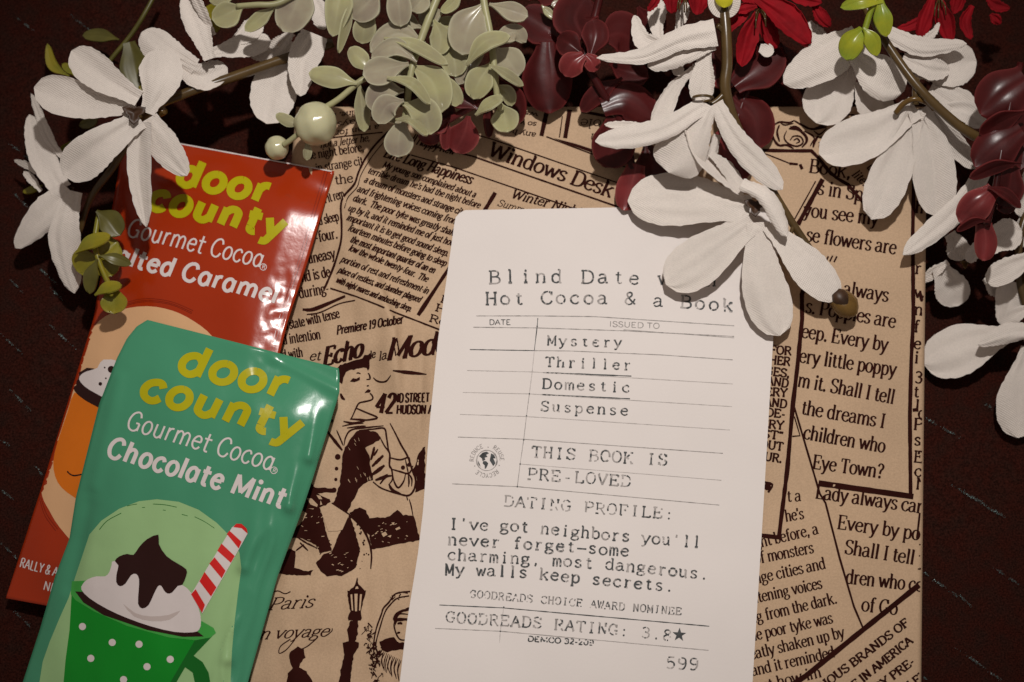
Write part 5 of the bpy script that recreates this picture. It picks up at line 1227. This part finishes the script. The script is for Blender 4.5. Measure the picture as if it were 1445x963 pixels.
tube('stem', s4, 'pale_stem', [(334, 9, 33), (362, 7, 34), (392, 5, 34), (440, -14, 34), (560, -24, 34), (640, -30, 34)], [(0, 4), (1, 5)])
for pts, w, m, o in [([(344, 8, 33), (322, 20, 32), (300, 28, 30)], 38, 1, {}), ([(388, 10, 33), (370, 24, 32), (346, 44, 30)], 22, 1, {}), ([(428, -18, 34), (416, 12, 33), (400, 45, 31)], 54, 0, dict(b0=.5, pk=.4)), ([(482, -14, 34), (476, 18, 33), (470, 52, 31)], 40, 1, dict(b0=.7, pk=.3, pe=1.3)), ([(496, -6, 34), (489, 32, 32), (478, 75, 30)], 15, 1, dict(tilt=.9, pe=1.2)),
                     ([(536, -14, 34), (516, 8, 33), (498, 27, 31)], 44, 0, {}), ([(518, 20, 31), (514, 42, 30), (511, 62, 28)], 33, 1, dict(b0=.7)), ([(560, -16, 34), (563, 10, 33), (566, 38, 31)], 36, 0, dict(b0=.7)), ([(604, -14, 33), (592, 4, 32), (581, 16, 31)], 30, 0, {}), ([(626, 16, 29), (608, 22, 28), (592, 32, 27)], 30, 0, {}), ([(652, -10, 32), (636, 8, 31), (622, 17, 30)], 18, 1, {}),
                     ([(335, -8, 30), (312, -4, 30), (296, 2, 29)], 26, 1, {}), ([(764, 8, 22), (772, 16, 22), (782, 26, 22)], 12, 1, {}), ([(800, -6, 22), (790, 4, 22), (778, 8, 22)], 14, 0, {})]:
    leaf(s4, ['pale_leaf', 'pale_leaf_green'][m], pts, w, **o)

g = 'burgundy leafy sprigs'
b1 = thing('burgundy_sprig', P(650, 180, 0), 'small wine red sprig between two pale green tips, above the newspaper headline', 'artificial plant', g)
tube('stem', b1, 'wine_leaf', [(618, 178, 20), (640, 166, 21), (664, 152, 22), (700, 130, 22)], 5)
for pts, w, m, o in [([(674, 154, 24), (650, 139, 24), (624, 132, 22)], 30, 'burgundy_leaf', {}), ([(661, 164, 22), (656, 188, 21), (642, 215, 19)], 44, 'wine_leaf', dict(cup=-.3)), ([(634, 170, 21), (620, 178, 21), (608, 164, 20)], 24, 'wine_leaf', {}), ([(630, 180, 19), (610, 197, 18), (590, 192, 17)], 16, 'wine_leaf', dict(tilt=.6)),
                     ([(632, 172, 20), (630, 192, 20), (628, 212, 19)], 18, 'wine_leaf', dict(tilt=.7)), ([(640, 150, 19), (632, 158, 18), (622, 160, 17)], 30, 'burgundy_leaf', {}), ([(688, 138, 20), (690, 168, 19), (690, 195, 18)], 15, 'burgundy_leaf', dict(tilt=.5)), ([(700, 110, 20), (718, 138, 19), (728, 178, 17)], 44, 'burgundy_leaf', {}), ([(660, 120, 18), (680, 140, 17), (676, 160, 16)], 30, 'burgundy_leaf', {})]:
    leaf(b1, m, pts, w, **o)
b2 = thing('burgundy_sprig', P(810, 90, 0), 'large burgundy sprig with a rosette tip at the top middle', 'artificial plant', g)
tube('stem', b2, 'burgundy_leaf', [(850, -20, 22), (838, 30, 23), (825, 78, 23), (850, 130, 21), (880, 180, 18), (892, 240, 17)], 6)
for pts, w, m, o in [([(772, 60, 20), (772, 108, 19), (776, 160, 17)], 70, 'burgundy_leaf', dict(cup=-.35, b0=.4)), ([(796, 62, 19), (768, 40, 19), (734, 16, 18)], 56, 'burgundy_leaf', {}), ([(824, 78, 27), (808, 90, 27), (798, 108, 25)], 36, 'wine_leaf', dict(b0=.4)), ([(826, 78, 26), (835, 88, 26), (838, 102, 25)], 24, 'wine_leaf', dict(b0=.4)),
                     ([(818, 74, 26), (802, 62, 26), (787, 54, 24)], 38, 'burgundy_leaf', dict(b0=.3)), ([(828, 60, 24), (812, 26, 23), (828, -6, 21)], 66, 'burgundy_leaf', {}), ([(846, 56, 24), (874, 48, 23), (900, 62, 21)], 66, 'burgundy_leaf', {}), ([(834, 76, 26), (840, 50, 26), (836, 28, 25)], 40, 'burgundy_leaf', dict(b0=.3)),
                     ([(878, 110, 21), (842, 134, 20), (820, 158, 18)], 28, 'burgundy_leaf', {}), ([(850, 152, 21), (886, 142, 21), (924, 172, 19)], 52, 'burgundy_leaf', dict(cup=-.3, b0=.5)), ([(874, 168, 19), (866, 204, 18), (853, 236, 16)], 62, 'burgundy_leaf', dict(b0=.6)), ([(898, 232, 18), (890, 266, 17), (880, 297, 16)], 40, 'wine_leaf', dict(b0=.6, cup=-.4)),
                     ([(860, 90, 20), (880, 100, 19), (915, 110, 18)], 40, 'burgundy_leaf', {}), ([(910, 200, 16), (920, 230, 16), (918, 262, 15)], 50, 'burgundy_leaf', {}), ([(900, 10, 20), (915, 30, 19), (940, 40, 18)], 40, 'burgundy_leaf', {}), ([(950, 110, 18), (965, 150, 17), (960, 200, 16)], 46, 'burgundy_leaf', {}), ([(745, 0, 18), (760, -10, 18), (790, -8, 18)], 40, 'burgundy_leaf', {})]:
    leaf(b2, m, pts, w, **o)
b3 = thing('burgundy_sprig', P(1065, 130, 0), 'dark burgundy leaves just right of the brown stem, beneath the red petals', 'artificial plant', g)
tube('stem', b3, 'burgundy_leaf', [(1100, 20, 18), (1070, 90, 19), (1050, 140, 18), (1030, 200, 17)], 5)
for pts, w, m, o in [([(1036, 122, 21), (1066, 98, 21), (1104, 68, 20)], 66, 'burgundy_leaf', dict(b0=.4)), ([(1034, 138, 19), (1062, 166, 18), (1072, 210, 16)], 56, 'burgundy_leaf', dict(b0=.4, cup=-.25)), ([(1012, 186, 17), (1034, 214, 16), (1052, 254, 15)], 46, 'wine_leaf', {}), ([(1000, 110, 18), (1012, 118, 18), (1048, 112, 18)], 16, 'wine_leaf', dict(tilt=.6)),
                     ([(1100, 60, 19), (1112, 90, 18), (1108, 122, 17)], 40, 'burgundy_leaf', {}), ([(1004, 60, 18), (1000, 90, 18), (1014, 124, 17)], 36, 'burgundy_leaf', {})]:
    leaf(b3, m, pts, w, **o)
b4 = thing('burgundy_sprig', P(1405, 220, 0), 'dark burgundy sprig hanging down the right edge over white petals', 'artificial plant', g)
tube('stem', b4, 'burgundy_leaf', [(1440, 90, 30), (1425, 150, 31), (1412, 220, 31), (1404, 270, 30), (1392, 320, 28)], 5)
for pts, w, m, o in [([(1448, 112, 32), (1416, 134, 32), (1384, 162, 30)], 72, 'burgundy_leaf', dict(b0=.6, cup=-.3)), ([(1448, 156, 33), (1414, 172, 33), (1382, 190, 31)], 28, 'burgundy_leaf', dict(tilt=.8)), ([(1442, 184, 32), (1410, 206, 32), (1376, 236, 30)], 60, 'burgundy_leaf', dict(b0=.5, cup=-.3)), ([(1442, 230, 33), (1404, 236, 33), (1368, 252, 31)], 19, 'burgundy_leaf', dict(tilt=.8)),
                     ([(1428, 236, 31), (1424, 264, 30), (1414, 294, 28)], 44, 'burgundy_leaf', dict(b0=.5)), ([(1402, 268, 31), (1380, 288, 31), (1354, 314, 29)], 44, 'wine_leaf', dict(b0=.5, cup=-.3)), ([(1396, 312, 30), (1376, 312, 30), (1350, 326, 28)], 11, 'burgundy_leaf', dict(tilt=.8)), ([(1394, 264, 32), (1420, 274, 32), (1440, 294, 30)], 15, 'burgundy_leaf', dict(tilt=.8)), ([(1388, 316, 28), (1391, 342, 27), (1388, 368, 26)], 31, 'wine_leaf', dict(b0=.7, cup=-.7)),
                     ([(1410, 276, 28), (1420, 290, 28), (1424, 302, 27)], 28, 'burgundy_leaf', {}), ([(1450, 130, 28), (1446, 190, 28), (1440, 240, 27)], 40, 'burgundy_leaf', {})]:
    leaf(b4, m, pts, w, **o)

g = 'olive green leafy sprigs'
o1 = thing('olive_sprig', P(140, 370, 0), 'olive green sprig hanging over the left edge of the red packet', 'artificial plant', g)
tube('stem', o1, 'olive_leaf', [(140, 300, 15), (134, 340, 16), (138, 364, 16), (150, 394, 15), (160, 412, 14)], 4)
for pts, w, m, o in [([(136, 298, 17), (154, 312, 16), (170, 332, 15)], 36, 'dark_olive_leaf', {}), ([(106, 358, 16), (128, 342, 18), (156, 333, 17)], 19, 'olive_leaf', dict(FD, tilt=.8)), ([(138, 361, 15), (122, 370, 14), (108, 382, 12)], 44, 'olive_leaf', {}), ([(136, 364, 15), (154, 352, 14), (166, 342, 13)], 46, 'olive_leaf', {}), ([(140, 364, 15), (152, 378, 14), (158, 390, 13)], 34, 'olive_leaf', {}),
                     ([(139, 361, 17), (160, 365, 17), (185, 373, 15)], 17, 'dark_olive_leaf', {}), ([(137, 366, 17), (128, 390, 16), (127, 415, 14)], 21, 'dark_olive_leaf', {}), ([(134, 417, 16), (152, 406, 17), (172, 403, 16)], 16, 'olive_leaf', dict(FD, tilt=.8)), ([(158, 410, 15), (160, 424, 15), (161, 443, 14)], 38, 'olive_leaf', dict(b0=.5))]:
    leaf(o1, m, pts, w, **o)
ball('leaf_bud', o1, 'olive_leaf', (157, 416, 17), 3, 1, 8)
o2 = thing('olive_sprig', P(150, 80, 0), 'olive green leaves and thin stem behind the largest left white flower', 'artificial plant', g)
tube('stem', o2, 'dark_olive_leaf', [(225, -20, 10), (205, 18, 10), (186, 48, 9), (160, 80, 8), (120, 130, 6)], 3.5)
for pts, w, m, o in [([(98, 108, 8), (74, 92, 7), (67, 62, 6)], 15, 'olive_leaf', dict(pe=1.3)), ([(106, 108, 9), (98, 98, 8), (88, 91, 7)], 13, 'olive_leaf', {}), ([(168, 56, 9), (142, 50, 8), (117, 51, 7)], 19, 'dark_olive_leaf', {}), ([(182, 60, 10), (190, 92, 9), (198, 128, 8)], 44, 'dark_olive_leaf', dict(b0=.4)), ([(140, 160, 6), (128, 172, 6), (112, 178, 5)], 16, 'dark_olive_leaf', {}), ([(60, 262, 4), (44, 268, 4), (33, 272, 3)], 10, 'olive_leaf', {}), ([(100, 200, 6), (90, 212, 5), (86, 226, 4)], 12, 'olive_leaf', {}),
                     ([(315, 0, 22), (298, 22, 20), (306, 46, 18)], 26, 'olive_leaf', {}), ([(195, 130, 9), (200, 128, 9), (204, 122, 9)], 14, 'olive_leaf', {})]:
    leaf(o2, m, pts, w, **o)
l1 = thing('lime_sprig', P(1220, 40, 0), 'small bright lime green sprig lying on the top right white petals', 'artificial plant', g)
tube('stem', l1, 'lime_leaf', [(1242, -20, 36), (1236, 0, 36), (1228, 18, 35), (1220, 44, 34)], 4.5)
for pts, w, o in [([(1218, 42, 34), (1203, 60, 34), (1194, 85, 32)], 34, dict(cup=.3, b0=.4)), ([(1218, 40, 35), (1229, 54, 35), (1237, 79, 33)], 24, dict(pe=1.5)), ([(1242, 2, 36), (1246, 24, 36), (1250, 52, 34)], 27, dict(pe=1.5, b0=.4)), ([(1246, 0, 36), (1216, 2, 37), (1186, 11, 35)], 22, dict(b0=.5, pe=1.4))]:
    leaf(l1, 'lime_leaf', pts, w, **o)

g = 'red velvet flowers'
RP = dict(b0=.4, pk=.5, pe=1.5, cup=.2, fray=1.0, wr=.35, flute=.26, nw=14)
def red_flower(label, loc, c, petals):
    t = thing('red_flower', loc, label, 'artificial flower', g)
    f = throat(t, 'flower_heart', c, 6, m='throat')
    for pts, w in petals: blade('petal', t, 'red_velvet', pts, w, **RP)
    for k in range(4):
        a = R.uniform(0, 6.28)
        tube('stamen', t, 'stem_plastic', [(c[0], c[1], c[2]), (c[0] + 8 * math.cos(a), c[1] + 10 + 6 * math.sin(a), c[2] + 3), (c[0] + 10 * math.cos(a), c[1] + 22 + 8 * math.sin(a), c[2] + 2)], 1.1, seg=6)
    return t
red_flower('red velvet flower at the top edge, half hidden behind the middle white flowers', P(960, 0, 0), (965, -12, 30), [([(950, -30, 32), (950, -6, 32), (948, 19, 30)], 28), ([(986, -30, 32), (986, -4, 32), (983, 21, 30)], 30), ([(934, -16, 31), (924, 4, 31), (914, 16, 30)], 12), ([(1000, -25, 29), (1004, -5, 29), (1002, 6, 28)], 20)])
red_flower('red velvet flower right of the upright brown stem, over burgundy leaves', P(1075, 30, 0), (1072, 12, 28), [([(1070, 18, 28), (1056, 54, 27), (1046, 94, 25)], 30), ([(1068, -4, 29), (1108, 22, 28), (1144, 62, 26)], 40), ([(1068, 8, 29), (1050, 12, 29), (1036, 16, 28)], 16), ([(1062, 8, 28), (1036, 32, 28), (1023, 48, 27)], 18), ([(1148, 6, 24), (1158, 22, 24), (1172, 38, 22)], 20), ([(1122, 40, 26), (1134, 54, 26), (1143, 66, 25)], 20), ([(1076, 20, 27), (1086, 48, 25), (1096, 68, 23)], 26), ([(1040, -20, 27), (1060, -8, 27), (1080, 0, 27)], 30), ([(1100, -22, 27), (1130, -6, 26), (1160, 4, 25)], 26)])
red_flower('red velvet flower at the far top right, behind the white petals', P(1335, 20, 0), (1326, -4, 20), [([(1316, -4, 20), (1306, 28, 19), (1297, 58, 17)], 23), ([(1326, 0, 21), (1333, 28, 20), (1341, 60, 18)], 27), ([(1312, 18, 18), (1288, 36, 17), (1266, 41, 16)], 15), ([(1372, 8, 17), (1362, 30, 16), (1370, 56, 15)], 17), ([(1392, -4, 17), (1406, 8, 16), (1425, 12, 15)], 17), ([(1398, 20, 15), (1406, 28, 15), (1412, 34, 14)], 15), ([(1340, -18, 19), (1352, -4, 18), (1346, 20, 17)], 22)])
